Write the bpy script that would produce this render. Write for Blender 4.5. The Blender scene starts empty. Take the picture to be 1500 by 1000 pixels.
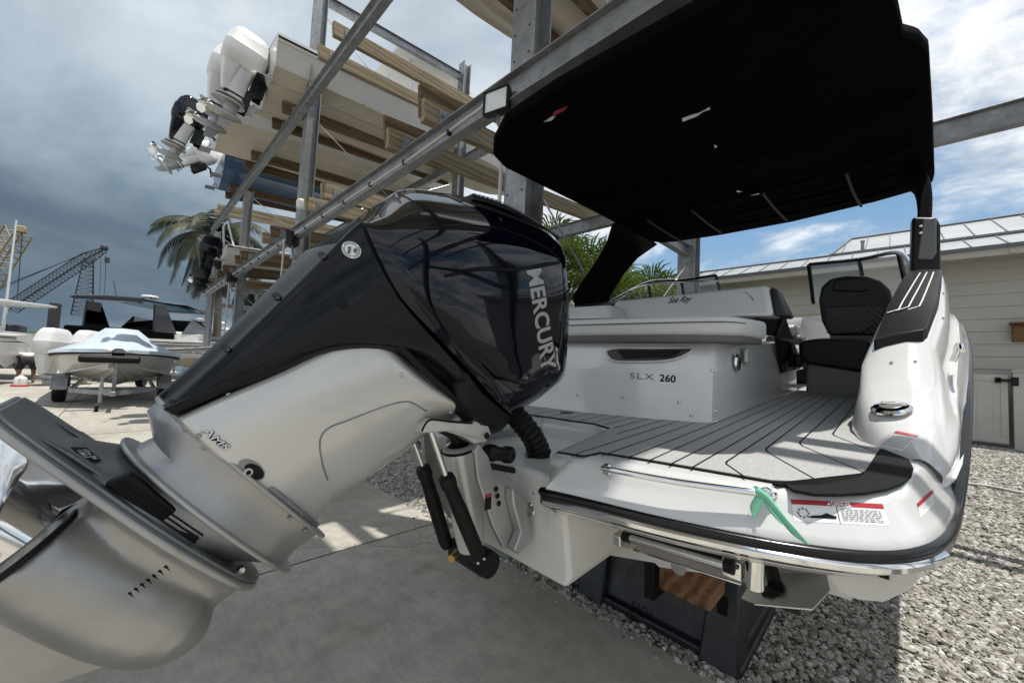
import bpy, bmesh, math, random
from mathutils import Vector, Matrix, noise
from mathutils.bvhtree import BVHTree
R = math.radians
V = Vector
sc = bpy.context.scene
col = sc.collection
random.seed(7)

# ---------------------------------------------------------------- camera geometry (photo 1500x1000, focal 560 px)
H = 1.55
FPX = 560.0
PITCH, ROLL, YAW = R(3.2), R(2.8), R(45)
_h = V((-math.sin(YAW), math.cos(YAW), 0)); _r0 = V((math.cos(YAW), math.sin(YAW), 0)); _z = V((0, 0, 1))
FWD = _h*math.cos(PITCH) + _z*math.sin(PITCH)
_u0 = -_h*math.sin(PITCH) + _z*math.cos(PITCH)
RGT = _r0*math.cos(ROLL) + _u0*math.sin(ROLL)
UPV = -_r0*math.sin(ROLL) + _u0*math.cos(ROLL)
CAM = V((0, 0, H))
def ray(px, py): return (FWD*FPX + RGT*(px-750) - UPV*(py-500)).normalized()
def on_plane(px, py, n, p0):
    r = ray(px, py); n = V(n)
    return CAM + r*(n.dot(V(p0)-CAM)/n.dot(r))
def PX(px, py, x): return on_plane(px, py, (1, 0, 0), (x, 0, 0))
def PY(px, py, y): return on_plane(px, py, (0, 1, 0), (0, y, 0))
def PZ(px, py, z): return on_plane(px, py, (0, 0, 1), (0, 0, z))
# boat frame: bow up 3.1 degrees, origin under the camera's y, on the swim platform level
BT = R(3.1)
BO = V((-1.1, 0, H-.37))
MBOAT = Matrix.Translation(BO) @ Matrix.Rotation(BT, 4, 'X')
BEX, BEY, BEZ = V((1, 0, 0)), V((0, math.cos(BT), math.sin(BT))), V((0, -math.sin(BT), math.cos(BT)))
def BL(px, py, ax, val):          # point in boat frame where the sight line meets the boat plane (axis ax) = val
    n = (BEX, BEY, BEZ)[ax]
    p = on_plane(px, py, n, BO + n*val) - BO
    return V((p.dot(BEX), p.dot(BEY), p.dot(BEZ)))

# ---------------------------------------------------------------- object helpers
def tag(o, label=None, cat=None, group=None, kind=None):
    if label: o['label'] = label
    if cat: o['category'] = cat
    if group: o['group'] = group
    if kind: o['kind'] = kind
    return o
def empty(name, loc=(0, 0, 0), label=None, cat=None, group=None):
    o = bpy.data.objects.new(name, None); col.objects.link(o); o.location = loc
    o.empty_display_size = .2
    return tag(o, label, cat, group)
def setparent(o, p):
    o.parent = p
    if p is None: return
    m = Matrix.Translation(p.location) if p.type == 'EMPTY' else Matrix.Identity(4)
    if p.type == 'EMPTY': m = m @ p.rotation_euler.to_matrix().to_4x4()
    o.matrix_parent_inverse = m.inverted()
def copy_tree(o, parent=None):
    c = o.copy(); col.objects.link(c)
    if parent is not None: c.parent = parent
    for ch in list(o.children): copy_tree(ch, c)
    return c
def catmull(pts, n=6, closed=False):
    pts = [V(p) for p in pts]; out = []; N = len(pts)
    rng = range(N if closed else N-1)
    for i in rng:
        if closed: p0, p1, p2, p3 = pts[(i-1) % N], pts[i], pts[(i+1) % N], pts[(i+2) % N]
        else: p0, p1, p2, p3 = pts[max(i-1, 0)], pts[i], pts[i+1], pts[min(i+2, N-1)]
        for k in range(n):
            t = k/n
            out.append(.5*((2*p1)+(-p0+p2)*t+(2*p0-5*p1+4*p2-p3)*t*t+(-p0+3*p1-3*p2+p3)*t**3))
    if not closed: out.append(pts[-1])
    return out
class MB:
    def __init__(s): s.v = []; s.f = []; s.m = []; s.mi = 0
    def add(s, vs, fs):
        b = len(s.v); s.v += [V(v) for v in vs]
        for f in fs: s.f.append([i+b for i in f]); s.m.append(s.mi)
        return s
    def box(s, c, size, rot=None):
        c = V(c); x, y, z = [d/2 for d in size]
        vs = [V((a, b, d)) for a in (-x, x) for b in (-y, y) for d in (-z, z)]
        if rot is not None: vs = [rot @ v for v in vs]
        return s.add([v+c for v in vs], [(0, 1, 3, 2), (4, 6, 7, 5), (0, 4, 5, 1), (2, 3, 7, 6), (0, 2, 6, 4), (1, 5, 7, 3)])
    def bar(s, a, b, w, h, up=(0, 0, 1)):
        a, b = V(a), V(b); d = (b-a).normalized(); u = V(up)
        x = d.cross(u)
        if x.length < 1e-4: x = d.cross(V((1, 0, 0)))
        x.normalize(); z = x.cross(d)
        vs = [p + x*i*w/2 + z*j*h/2 for p in (a, b) for i, j in ((-1, -1), (1, -1), (1, 1), (-1, 1))]
        return s.add(vs, [(3, 2, 1, 0), (4, 5, 6, 7), (0, 1, 5, 4), (1, 2, 6, 5), (2, 3, 7, 6), (3, 0, 4, 7)])
    def tube(s, pts, r, n=10, closed=False, caps=True, flat=None):
        pts = [V(p) for p in pts]; N = len(pts); rings = []
        rs = r if isinstance(r, (list, tuple)) else [r]*N
        prev = None
        for i, p in enumerate(pts):
            if closed: d = pts[(i+1) % N]-pts[i-1]
            else: d = pts[min(i+1, N-1)]-pts[max(i-1, 0)]
            d.normalize()
            if prev is None:
                x = d.cross(V((0, 0, 1)))
                if x.length < 1e-3: x = d.cross(V((1, 0, 0)))
            else: x = prev - d*prev.dot(d)
            x.normalize(); prev = x; y = d.cross(x)
            fl = flat or 1
            rings.append([p + x*math.cos(2*math.pi*k/n)*rs[i] + y*math.sin(2*math.pi*k/n)*rs[i]*fl for k in range(n)])
        return s.loft(rings, caps=caps and not closed, loop=closed)
    def loft(s, rings, caps=True, loop=False, ring_closed=True):
        n = len(rings[0]); b = len(s.v); vs = [V(p) for r_ in rings for p in r_]; fs = []
        M = len(rings)
        for i in range(M if loop else M-1):
            j = (i+1) % M
            for k in range(n if ring_closed else n-1):
                l = (k+1) % n
                fs.append((i*n+k, i*n+l, j*n+l, j*n+k))
        if caps and not loop:
            fs.append(tuple(range(n-1, -1, -1))); fs.append(tuple((M-1)*n+k for k in range(n)))
        return s.add(vs, fs)
    def prism(s, poly, vec):
        poly = [V(p) for p in poly]; vec = V(vec); n = len(poly)
        fs = [tuple(range(n-1, -1, -1)), tuple(range(n, 2*n))] + [(i, (i+1) % n, (i+1) % n+n, i+n) for i in range(n)]
        return s.add(poly+[p+vec for p in poly], fs)
    def lathe(s, prof, o=(0, 0, 0), axis=(0, 0, 1), n=20, caps=True):
        o = V(o); a = V(axis).normalized(); x = a.cross(V((0, 0, 1)))
        if x.length < 1e-3: x = V((1, 0, 0))
        x.normalize(); y = a.cross(x)
        rings = [[o + a*h + (x*math.cos(2*math.pi*k/n)+y*math.sin(2*math.pi*k/n))*max(r, 1e-4) for k in range(n)] for r, h in prof]
        return s.loft(rings, caps=caps)
    def xf(s, M):
        s.v = [M @ v for v in s.v]; return s
    def build(s, name, mat, parent=None, M=None, smooth=None, bevel=0, sub=0, seg=2, label=None, crease=None):
        me = bpy.data.meshes.new(name)
        me.from_pydata([(M @ v if M else v) for v in s.v], [], s.f)
        mats = mat if isinstance(mat, (list, tuple)) else [mat]
        for m in mats: me.materials.append(m)
        if len(mats) > 1: me.polygons.foreach_set('material_index', s.m)
        bm = bmesh.new(); bm.from_mesh(me); bmesh.ops.recalc_face_normals(bm, faces=bm.faces); bm.to_mesh(me); bm.free()
        o = bpy.data.objects.new(name, me); col.objects.link(o)
        if bevel:
            b = o.modifiers.new('b', 'BEVEL'); b.width = bevel; b.segments = seg; b.limit_method = 'ANGLE'; b.angle_limit = R(32)
            b.harden_normals = False
        if sub:
            m = o.modifiers.new('s', 'SUBSURF'); m.levels = sub; m.render_levels = sub
        if smooth is None: smooth = R(35) if (bevel or sub) else None
        if smooth:
            if smooth > 3: smooth = R(smooth)
            me.polygons.foreach_set('use_smooth', [True]*len(me.polygons))
            if not sub: 
                me.set_sharp_from_angle(angle=smooth)
        if parent is not None: setparent(o, parent)
        if label: o['label'] = label
        return o
def bvh_of(o):
    dg = bpy.context.evaluated_depsgraph_get()
    e = o.evaluated_get(dg); me = e.to_mesh()
    bm = bmesh.new(); bm.from_mesh(me); bm.transform(o.matrix_world)
    t = BVHTree.FromBMesh(bm); bm.free(); e.to_mesh_clear()
    return t
_fonts = {}
def text_mesh(body, size, extrude=0, shear=0, bold=0, spacing=1):
    cu = bpy.data.curves.new('t', 'FONT'); cu.body = body; cu.size = size; cu.extrude = extrude
    cu.shear = shear; cu.offset = bold; cu.space_character = spacing
    cu.align_x = 'CENTER'; cu.align_y = 'CENTER'; cu.resolution_u = 4
    o = bpy.data.objects.new('t', cu); col.objects.link(o)
    dg = bpy.context.evaluated_depsgraph_get(); dg.update()
    me = bpy.data.meshes.new_from_object(o.evaluated_get(dg))
    bpy.data.objects.remove(o); bpy.data.curves.remove(cu)
    vs = [v.co.copy() for v in me.vertices]; fs = [tuple(p.vertices) for p in me.polygons]
    bpy.data.meshes.remove(me)
    return vs, fs
def frame(o, xdir, ydir):
    x = V(xdir).normalized(); y = V(ydir); y = (y-x*y.dot(x)).normalized(); z = x.cross(y)
    return Matrix(((x.x, y.x, z.x, o[0]), (x.y, y.y, z.y, o[1]), (x.z, y.z, z.z, o[2]), (0, 0, 0, 1)))
def writing(body, size, M, mat, parent, name='lettering', bvh=None, off=.0015, sx=1, **k):
    vs, fs = text_mesh(body, size, **k)
    mb = MB(); mb.add([V((v.x*sx, v.y, v.z)) for v in vs], fs); 
    return decal(mb, M, mat, parent, name, bvh, off)
def decal(mb, M, mat, parent, name, bvh=None, off=.0015):
    mb.xf(M)
    if bvh:
        bm = bmesh.new(); vv = [bm.verts.new(v) for v in mb.v]
        for f in mb.f:
            try: bm.faces.new([vv[i] for i in f])
            except ValueError: pass
        bmesh.ops.triangulate(bm, faces=bm.faces)
        for _ in range(3):
            es = [e for e in bm.edges if e.calc_length() > .02]
            if es: bmesh.ops.subdivide_edges(bm, edges=es, cuts=1)
            bmesh.ops.triangulate(bm, faces=[f for f in bm.faces if len(f.verts) > 3])
        n = M.to_3x3() @ V((0, 0, 1))
        for v in bm.verts:
            hit = bvh.ray_cast(v.co + n*.25, -n, .6)
            if hit[0] is not None: v.co = hit[0] + n*off
        bm.verts.ensure_lookup_table()
        mb.v = [v.co.copy() for v in bm.verts]; mb.f = [[v.index for v in f.verts] for f in bm.faces]
        bm.verts.index_update(); mb.f = [[v.index for v in f.verts] for f in bm.faces]; mb.m = [0]*len(mb.f); bm.free()
    return mb.build(name, mat, parent)

# ---------------------------------------------------------------- materials
def mat(name, c=(.5, .5, .5), rough=.5, metal=0, coat=0, coat_r=.03, spec=.5, trans=0, alpha=1, emit=None, es=0, aniso=0):
    m = bpy.data.materials.new(name); m.use_nodes = True
    b = m.node_tree.nodes['Principled BSDF']
    b.inputs['Base Color'].default_value = (*c, 1); b.inputs['Roughness'].default_value = rough
    b.inputs['Metallic'].default_value = metal; b.inputs['Coat Weight'].default_value = coat
    b.inputs['Coat Roughness'].default_value = coat_r; b.inputs['Specular IOR Level'].default_value = spec
    b.inputs['Transmission Weight'].default_value = trans; b.inputs['Alpha'].default_value = alpha
    if emit: b.inputs['Emission Color'].default_value = (*emit, 1); b.inputs['Emission Strength'].default_value = es
    return m
def nd(m, t, **k):
    n = m.node_tree.nodes.new(t)
    for a, v in k.items(): setattr(n, a, v)
    return n
def lk(m, a, b): m.node_tree.links.new(a, b)
def bs(m): return m.node_tree.nodes['Principled BSDF']
def coords(m, scale=(1, 1, 1), rot=(0, 0, 0), kind='Object'):
    tc = nd(m, 'ShaderNodeTexCoord'); mp = nd(m, 'ShaderNodeMapping')
    mp.inputs['Scale'].default_value = scale; mp.inputs['Rotation'].default_value = rot
    lk(m, tc.outputs[kind], mp.inputs['Vector']); return mp.outputs['Vector']
def noisen(m, vec, scale=5, detail=5, rough=.6, dist=0):
    n = nd(m, 'ShaderNodeTexNoise'); n.inputs['Scale'].default_value = scale; n.inputs['Detail'].default_value = detail
    n.inputs['Roughness'].default_value = rough; n.inputs['Distortion'].default_value = dist
    if vec is not None: lk(m, vec, n.inputs['Vector'])
    return n.outputs['Fac']
def ramp(m, fac, stops):
    r = nd(m, 'ShaderNodeValToRGB'); e = r.color_ramp.elements
    while len(e) < len(stops): e.new(.5)
    for i, (p, c) in enumerate(stops):
        e[i].position = p; e[i].color = (*c, 1) if isinstance(c, (tuple, list)) else (c, c, c, 1)
    lk(m, fac, r.inputs['Fac']); return r.outputs['Color']
def mixc(m, a, b, fac, bt='MIX'):
    n = nd(m, 'ShaderNodeMix', data_type='RGBA', blend_type=bt)
    for k, v in ((0, fac), (6, a), (7, b)):
        if isinstance(v, (int, float)): n.inputs[k].default_value = v
        elif isinstance(v, tuple): n.inputs[k].default_value = (*v, 1)
        else: lk(m, v, n.inputs[k])
    return n.outputs[2]
def bump(m, h, strength=.3, dist=.01):
    b = nd(m, 'ShaderNodeBump'); b.inputs['Strength'].default_value = strength; b.inputs['Distance'].default_value = dist
    lk(m, h, b.inputs['Height']); lk(m, b.outputs['Normal'], bs(m).inputs['Normal']); return m
def varied(m, c1, c2, scale=4, detail=6, stops=(.3, .7), bstr=0, bdist=.002, bscale=None, vscale=(1, 1, 1), rr=None):
    vec = coords(m, vscale); n = noisen(m, vec, scale, detail)
    lk(m, ramp(m, n, [(stops[0], c1), (stops[1], c2)]), bs(m).inputs['Base Color'])
    if bstr: bump(m, noisen(m, vec, bscale or scale*6, 6), bstr, bdist)
    if rr: lk(m, ramp(m, noisen(m, vec, scale*2.3, 5), [(.3, rr[0]), (.7, rr[1])]), bs(m).inputs['Roughness'])
    return m
M = {}
def mk():
    # --- gelcoat, plastics, fabrics
    M['gel'] = varied(mat('gelcoat_white', rough=.18, coat=.6), (.52, .522, .515), (.58, .58, .572), 1.5, 3, rr=(.12, .22))
    M['gel_dull'] = varied(mat('gelcoat_hull_white', rough=.32, coat=.25), (.53, .525, .495), (.60, .595, .57), 2.2, 5, rr=(.25, .45))
    M['hullw'] = varied(mat('hull_white', rough=.35, coat=.2), (.60, .58, .53), (.70, .69, .65), 1.2, 6, rr=(.3, .5))
    M['hullcream'] = varied(mat('antifouled_cream', rough=.5), (.46, .42, .34), (.56, .52, .43), 1.5, 6)
    M['hullblue'] = varied(mat('hull_blue', rough=.25, coat=.4), (.035, .07, .13), (.05, .10, .17), 1.5, 3)
    M['black_gloss'] = mat('cowl_black_gloss', (.0015, .002, .0055), .04, coat=.15, coat_r=.015, spec=.34)
    M['black_sat'] = varied(mat('cowl_black_satin', rough=.16, coat=.05, coat_r=.04, spec=.2), (.003, .0035, .0055), (.006, .007, .009), 6, 5, vscale=(1, 1, 1), rr=(.05, .2))
    M['rubber'] = varied(mat('black_rubber', rough=.5, spec=.2), (.004, .004, .0045), (.008, .008, .0085), 20, 4)
    M['plastic'] = varied(mat('black_plastic', rough=.42, spec=.25), (.006, .006, .0065), (.011, .011, .012), 30, 4, bstr=.15, bscale=300, bdist=.0005)
    M['canvas'] = varied(mat('black_canvas', rough=.95, spec=.04), (.002, .002, .0022), (.0032, .0032, .0035), 5, 4)
    silver = mat('silver_paint', (.5, .5, .48), .3, metal=.25, coat=.8, coat_r=.04); M['silver'] = silver
    lk(silver, ramp(silver, noisen(silver, coords(silver), 900, 2), [(.3, (.50, .495, .475)), (.7, (.60, .595, .57))]), bs(silver).inputs['Base Color'])
    g = mat('silver_cast', (.3, .31, .32), .36, metal=.6, coat=.3, coat_r=.2); M['silver_cast'] = g
    lk(g, ramp(g, noisen(g, coords(g), 5, 6), [(.3, (.29, .29, .287)), (.7, (.385, .382, .373))]), bs(g).inputs['Base Color'])
    sc_ = noisen(g, coords(g, (3, 60, 25), (R(46), 0, 0)), 4, 6, .75); lk(g, ramp(g, sc_, [(.3, .26), (.7, .46)]), bs(g).inputs['Roughness'])
    bump(g, noisen(g, coords(g), 350, 3), .12, .0006)
    g = mat('dark_cast', (.10, .11, .12), .36, metal=.6); M['dark_cast'] = g
    lk(g, ramp(g, noisen(g, coords(g), 9, 6), [(.3, (.17, .18, .19)), (.7, (.29, .30, .31))]), bs(g).inputs['Base Color'])
    bump(g, noisen(g, coords(g), 250, 3), .15, .0008)
    M['chrome'] = mat('polished_steel', (.78, .78, .78), .07, metal=1)
    M['steel'] = mat('brushed_steel', (.55, .55, .54), .25, metal=1)
    M['decal_silver'] = mat('decal_silver', (.30, .30, .30), .4, metal=.3)
    M['decal_white'] = mat('decal_white', (.7, .7, .7), .5)
    M['decal_black'] = mat('decal_black', (.004, .004, .004), .5, spec=.2)
    M['rail_rubber'] = mat('rub_rail_black', (.005, .005, .006), .22, spec=.35)
    M['seat_grey'] = varied(mat('seat_base_grey', rough=.4), (.16, .16, .158), (.21, .21, .207), 3, 4)
    M['intake'] = mat('intake_brown', (.045, .036, .026), .5)
    M['decal_red'] = mat('decal_red', (.35, .02, .025), .45)
    M['decal_grey'] = mat('decal_grey', (.12, .12, .12), .4)
    M['decal_orange'] = mat('decal_orange', (.6, .2, .03), .45)
    M['vinyl_w'] = varied(mat('vinyl_pale_grey', rough=.48), (.50, .50, .49), (.56, .56, .55), 3, 4, bstr=.25, bscale=500, bdist=.0006)
    M['vinyl_g'] = varied(mat('vinyl_grey', rough=.5), (.085, .087, .09), (.11, .11, .115), 3, 4, bstr=.25, bscale=500, bdist=.0006)
    M['vinyl_d'] = varied(mat('vinyl_charcoal', rough=.5, spec=.3), (.012, .0125, .0135), (.019, .0195, .021), 3, 4, bstr=.3, bscale=400, bdist=.0006)
    # quilted vinyl
    q = mat('vinyl_quilted', (.016, .0165, .018), .45, spec=.35); M['vinyl_q'] = q
    # foam decking: grey brushed
    f = mat('foam_decking', (.2, .2, .2), .85); M['foam'] = f
    v = coords(f, (90, 4, 90)); n1 = noisen(f, v, 3, 6, .7)
    lk(f, ramp(f, n1, [(.25, (.25, .252, .245)), (.75, (.38, .378, .365))]), bs(f).inputs['Base Color']); bump(f, n1, .3, .001)
    f = mat('foam_black', (.02, .02, .02), .9, spec=.15); M['foam_b'] = f
    v = coords(f, (90, 6, 90)); n1 = noisen(f, v, 4, 6, .7)
    lk(f, ramp(f, n1, [(.25, (.007, .007, .007)), (.75, (.018, .018, .018))]), bs(f).inputs['Base Color']); bump(f, n1, .35, .001)
    M['glass'] = mat('windshield_glass', (.8, .83, .82), .02, trans=1, alpha=.09)
    M['arch_grey'] = varied(mat('arch_cover_grey', rough=.35), (.09, .09, .092), (.14, .14, .142), 5, 4)
    M['glass_dark'] = mat('tinted_glass', (.01, .012, .015), .04, spec=.6, coat=1)
    M['ribbon'] = mat('green_ribbon', (.22, .62, .42), .35, spec=.6)
    M['red'] = mat('red_plastic', (.45, .03, .03), .4)
    # --- site
    g = mat('galvanised_steel', (.3, .31, .32), .42, metal=.55); M['galv'] = g
    v = coords(g); n1 = noisen(g, v, 6, 8, .7); 
    vo = nd(g, 'ShaderNodeTexVoronoi'); vo.inputs['Scale'].default_value = 38; lk(g, v, vo.inputs['Vector'])
    c = mixc(g, ramp(g, n1, [(.3, (.17, .18, .19)), (.7, (.33, .34, .35))]), vo.outputs['Color'], .07, 'OVERLAY')
    lk(g, c, bs(g).inputs['Base Color']); lk(g, ramp(g, n1, [(.3, .5), (.7, .32)]), bs(g).inputs['Roughness'])
    def wood(name, a, b_, c_):
        w = mat(name, a, .8, spec=.25); v = coords(w, (14, .9, 14))
        n = noisen(w, v, 1.6, 8, .65, .8)
        wv = nd(w, 'ShaderNodeTexWave', wave_type='RINGS', rings_direction='Y'); wv.inputs['Scale'].default_value = .35
        wv.inputs['Distortion'].default_value = 9; wv.inputs['Detail'].default_value = 4; wv.inputs['Detail Scale'].default_value = .9
        lk(w, v, wv.inputs['Vector'])
        k = ramp(w, wv.outputs['Fac'], [(.1, a), (.6, b_), (.95, c_)])
        lk(w, mixc(w, k, ramp(w, n, [(.3, a), (.7, c_)]), .55), bs(w).inputs['Base Color'])
        bump(w, n, .4, .003); return w
    M['wood'] = wood('timber_weathered', (.15, .115, .07), (.27, .22, .14), (.38, .32, .22))
    M['wood_dark'] = wood('timber_dark', (.075, .045, .025), (.13, .085, .05), (.19, .135, .085))
    M['wood_stain'] = wood('timber_orange', (.07, .03, .012), (.17, .085, .035), (.24, .135, .07))
    # concrete: brushed slab, stains
    c = mat('concrete_slab', (.3, .29, .26), .85, spec=.3); M['concrete'] = c
    v = coords(c); n1 = noisen(c, v, .55, 8, .62); n2 = noisen(c, v, 7, 8, .7); n3 = noisen(c, coords(c, (2, 14, 1), (0, 0, R(62))), 3, 5)
    k = ramp(c, n1, [(.3, (.25, .232, .195)), (.5, (.325, .305, .262)), (.72, (.42, .40, .355))])
    k = mixc(c, k, ramp(c, n2, [(.3, .35), (.62, .62)]), .55, 'OVERLAY')
    k = mixc(c, k, ramp(c, n3, [(.3, .42), (.7, .58)]), .5, 'OVERLAY')
    sp = nd(c, 'ShaderNodeTexVoronoi'); sp.inputs['Scale'].default_value = 9; lk(c, v, sp.inputs['Vector'])
    k = mixc(c, k, ramp(c, sp.outputs['Distance'], [(.03, (.09, .085, .075)), (.06, (1, 1, 1))]), .45, 'MULTIPLY')
    ck = nd(c, 'ShaderNodeTexVoronoi', feature='DISTANCE_TO_EDGE'); ck.inputs['Scale'].default_value = .42
    wv_ = nd(c, 'ShaderNodeVectorMath', operation='MULTIPLY_ADD'); nz = nd(c, 'ShaderNodeTexNoise'); nz.inputs['Scale'].default_value = 2.2; nz.inputs['Detail'].default_value = 8; lk(c, v, nz.inputs['Vector'])
    lk(c, nz.outputs['Color'], wv_.inputs[0]); wv_.inputs[1].default_value = (.5, .5, .5); lk(c, v, wv_.inputs[2]); lk(c, wv_.outputs[0], ck.inputs['Vector'])
    k = mixc(c, k, ramp(c, ck.outputs['Distance'], [(0, (.35, .33, .3)), (.0035, (1, 1, 1))]), .7, 'MULTIPLY')
    st_ = noisen(c, v, 1.9, 3, .5, .6); k = mixc(c, k, ramp(c, st_, [(.62, (1, 1, 1)), (.74, (.55, .5, .43))]), .5, 'MULTIPLY')
    n5 = noisen(c, v, 140, 3, .6); k = mixc(c, k, ramp(c, n5, [(.3, .3), (.7, .7)]), .35, 'OVERLAY')
    lk(c, k, bs(c).inputs['Base Color']); bump(c, noisen(c, v, 60, 8, .75), .45, .004)
    M['joint'] = mat('joint_dark', (.035, .033, .03), .9)
    # gravel base
    g = mat('gravel_bed', (.3, .29, .27), .95, spec=.2); M['gravel'] = g
    v = coords(g); vo = nd(g, 'ShaderNodeTexVoronoi'); vo.inputs['Scale'].default_value = 42; lk(g, v, vo.inputs['Vector'])
    vd = nd(g, 'ShaderNodeTexVoronoi', feature='DISTANCE_TO_EDGE'); vd.inputs['Scale'].default_value = 42; lk(g, v, vd.inputs['Vector'])
    sepa = nd(g, 'ShaderNodeSeparateColor'); lk(g, vo.outputs['Color'], sepa.inputs[0])
    k = ramp(g, sepa.outputs[0], [(0, (.13, .12, .10)), (.5, (.27, .258, .228)), (1, (.42, .41, .375))])
    k = mixc(g, k, ramp(g, vd.outputs['Distance'], [(0, (.16, .15, .14)), (.14, (1, 1, 1))]), 1, 'MULTIPLY')
    lk(g, k, bs(g).inputs['Base Color']); bump(g, vd.outputs['Distance'], 1, .03)
    s = mat('gravel_stone', (.4, .39, .36), .9, spec=.25); M['stone'] = s
    oi = nd(s, 'ShaderNodeObjectInfo'); k = ramp(s, oi.outputs['Random'], [(0, (.10, .088, .07)), (.15, (.20, .185, .155)), (.5, (.29, .275, .24)), (.85, (.38, .365, .33)), (1, (.52, .51, .47))])
    lk(s, mixc(s, k, ramp(s, noisen(s, coords(s), 60, 4), [(.3, .4), (.7, .6)]), .6, 'OVERLAY'), bs(s).inputs['Base Color'])
    M['siding'] = varied(mat('siding_cream', rough=.6), (.36, .345, .305), (.42, .405, .36), .8, 5)
    M['trim'] = varied(mat('trim_cream', rough=.6), (.38, .355, .305), (.43, .405, .35), .8, 5)
    M['vinylfence'] = varied(mat('fence_vinyl', rough=.45), (.42, .40, .35), (.50, .475, .43), 1.2, 5)
    r_ = mat('metal_roof', (.45, .47, .48), .4, metal=.35); M['roof'] = r_
    lk(r_, ramp(r_, noisen(r_, coords(r_), .9, 5), [(.3, (.28, .30, .305)), (.7, (.36, .375, .38))]), bs(r_).inputs['Base Color'])
    M['roofseam'] = mat('roof_seam', (.12, .13, .14), .5, metal=.3)
    M['water'] = mat('water', (.02, .05, .06), .08)
    M['asph'] = varied(mat('quay_ground', rough=.9), (.28, .27, .24), (.36, .35, .32), .3, 6)
    # foliage
    def leaf(name, a, b_, rough=.5):
        m = mat(name, a, rough, spec=.35)
        t = nd(m, 'ShaderNodeTexCoord'); n = noisen(m, t.outputs['Object'], 3.5, 4)
        lk(m, ramp(m, n, [(.3, a), (.7, b_)]), bs(m).inputs['Base Color'])
        tr = nd(m, 'ShaderNodeBsdfTranslucent'); tr.inputs['Color'].default_value = (*b_, 1)
        mx = nd(m, 'ShaderNodeMixShader'); mx.inputs[0].default_value = .25
        out = m.node_tree.nodes['Material Output']
        lk(m, bs(m).outputs[0], mx.inputs[1]); lk(m, tr.outputs[0], mx.inputs[2]); lk(m, mx.outputs[0], out.inputs['Surface'])
        return m
    M['frond'] = leaf('coconut_frond', (.018, .024, .010), (.06, .068, .032))
    M['frond_g'] = leaf('fan_palm_leaf', (.028, .05, .010), (.10, .15, .03))
    M['frond_dry'] = leaf('dry_frond', (.16, .11, .06), (.30, .23, .13))
    M['bush'] = leaf('bush_leaf', (.02, .035, .012), (.06, .09, .03))
    M['bark'] = varied(mat('palm_bark', rough=.9), (.10, .085, .065), (.22, .19, .15), 6, 6, vscale=(1, 1, 4), bstr=.5, bscale=9, bdist=.03)
    M['skin'] = mat('skin', (.22, .11, .07), .55); M['shirt'] = varied(mat('white_shirt', rough=.9), (.55, .55, .54), (.68, .68, .67), 9, 4)
    M['shorts'] = mat('dark_shorts', (.03, .03, .035), .9); M['hair'] = mat('hair', (.015, .011, .008), .7)
    M['wrap'] = varied(mat('shrinkwrap_blue', rough=.55), (.36, .42, .48), (.46, .52, .58), 3, 5, bstr=.5, bscale=7, bdist=.02)
    M['alu'] = varied(mat('painted_alu_hull', rough=.3, metal=.1, coat=.3), (.34, .33, .31), (.46, .45, .42), 2, 3)
    M['crane'] = mat('crane_dark', (.035, .035, .04), .7); M['crane_tan'] = mat('crane_tan', (.34, .25, .13), .7)
    M['white'] = varied(mat('white_paint', rough=.3, coat=.3), (.56, .56, .545), (.64, .64, .63), 2, 4)
    M['stand'] = varied(mat('stand_black_plastic', rough=.5), (.007, .008, .0105), (.014, .016, .02), 5, 8, bstr=.2, bscale=60, bdist=.002, rr=(.35, .6))
    M['lamp_glass'] = mat('lamp_glass', (.62, .64, .66), .15, spec=.6, coat=.6)
mk()
# ---------------------------------------------------------------- camera, sun, sky
cd = bpy.data.cameras.new('camera'); cam = bpy.data.objects.new('camera', cd); col.objects.link(cam)
cd.sensor_width = 36; cd.lens = 36*FPX/1500; cd.clip_end = 3000; cd.clip_start = .02
b = -FWD
cam.matrix_world = Matrix(((RGT.x, UPV.x, b.x, CAM.x), (RGT.y, UPV.y, b.y, CAM.y), (RGT.z, UPV.z, b.z, CAM.z), (0, 0, 0, 1)))
sc.camera = cam
SUN = V((.18, .10, 1)).normalized()
sl = bpy.data.lights.new('sun', 'SUN'); sl.energy = 5.0; sl.angle = R(.53); sl.color = (1, .96, .90)
so = bpy.data.objects.new('sun', sl); col.objects.link(so); so.rotation_euler = SUN.to_track_quat('Z', 'Y').to_euler(); so.location = (0, 0, 20)
w = bpy.data.worlds.new('World'); sc.world = w; w.use_nodes = True
nt = w.node_tree; bg = nt.nodes['Background']; bg.inputs['Strength'].default_value = .1
def wn(t, **k):
    n = nt.nodes.new(t)
    for a, v in k.items(): setattr(n, a, v)
    return n
def wl(a, b): nt.links.new(a, b)
def wmath(op, a, b_=None, clamp=False):
    n = wn('ShaderNodeMath', operation=op, use_clamp=clamp)
    for i, v in enumerate((a, b_)):
        if v is None: continue
        if isinstance(v, (int, float)): n.inputs[i].default_value = v
        else: wl(v, n.inputs[i])
    return n.outputs[0]
def wmap(v, a, b_, c=0, d=1):
    n = wn('ShaderNodeMapRange', interpolation_type='SMOOTHSTEP'); wl(v, n.inputs[0])
    for i, x in enumerate((a, b_, c, d)): n.inputs[i+1].default_value = x
    return n.outputs[0]
def wmix(a, b_, f):
    n = wn('ShaderNodeMix', data_type='RGBA')
    for k, v in ((0, f), (6, a), (7, b_)):
        if isinstance(v, (int, float)): n.inputs[k].default_value = v
        elif isinstance(v, tuple): n.inputs[k].default_value = (*v, 1)
        else: wl(v, n.inputs[k])
    return n.outputs[2]
sky = wn('ShaderNodeTexSky', sky_type='NISHITA'); sky.sun_disc = False
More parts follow.
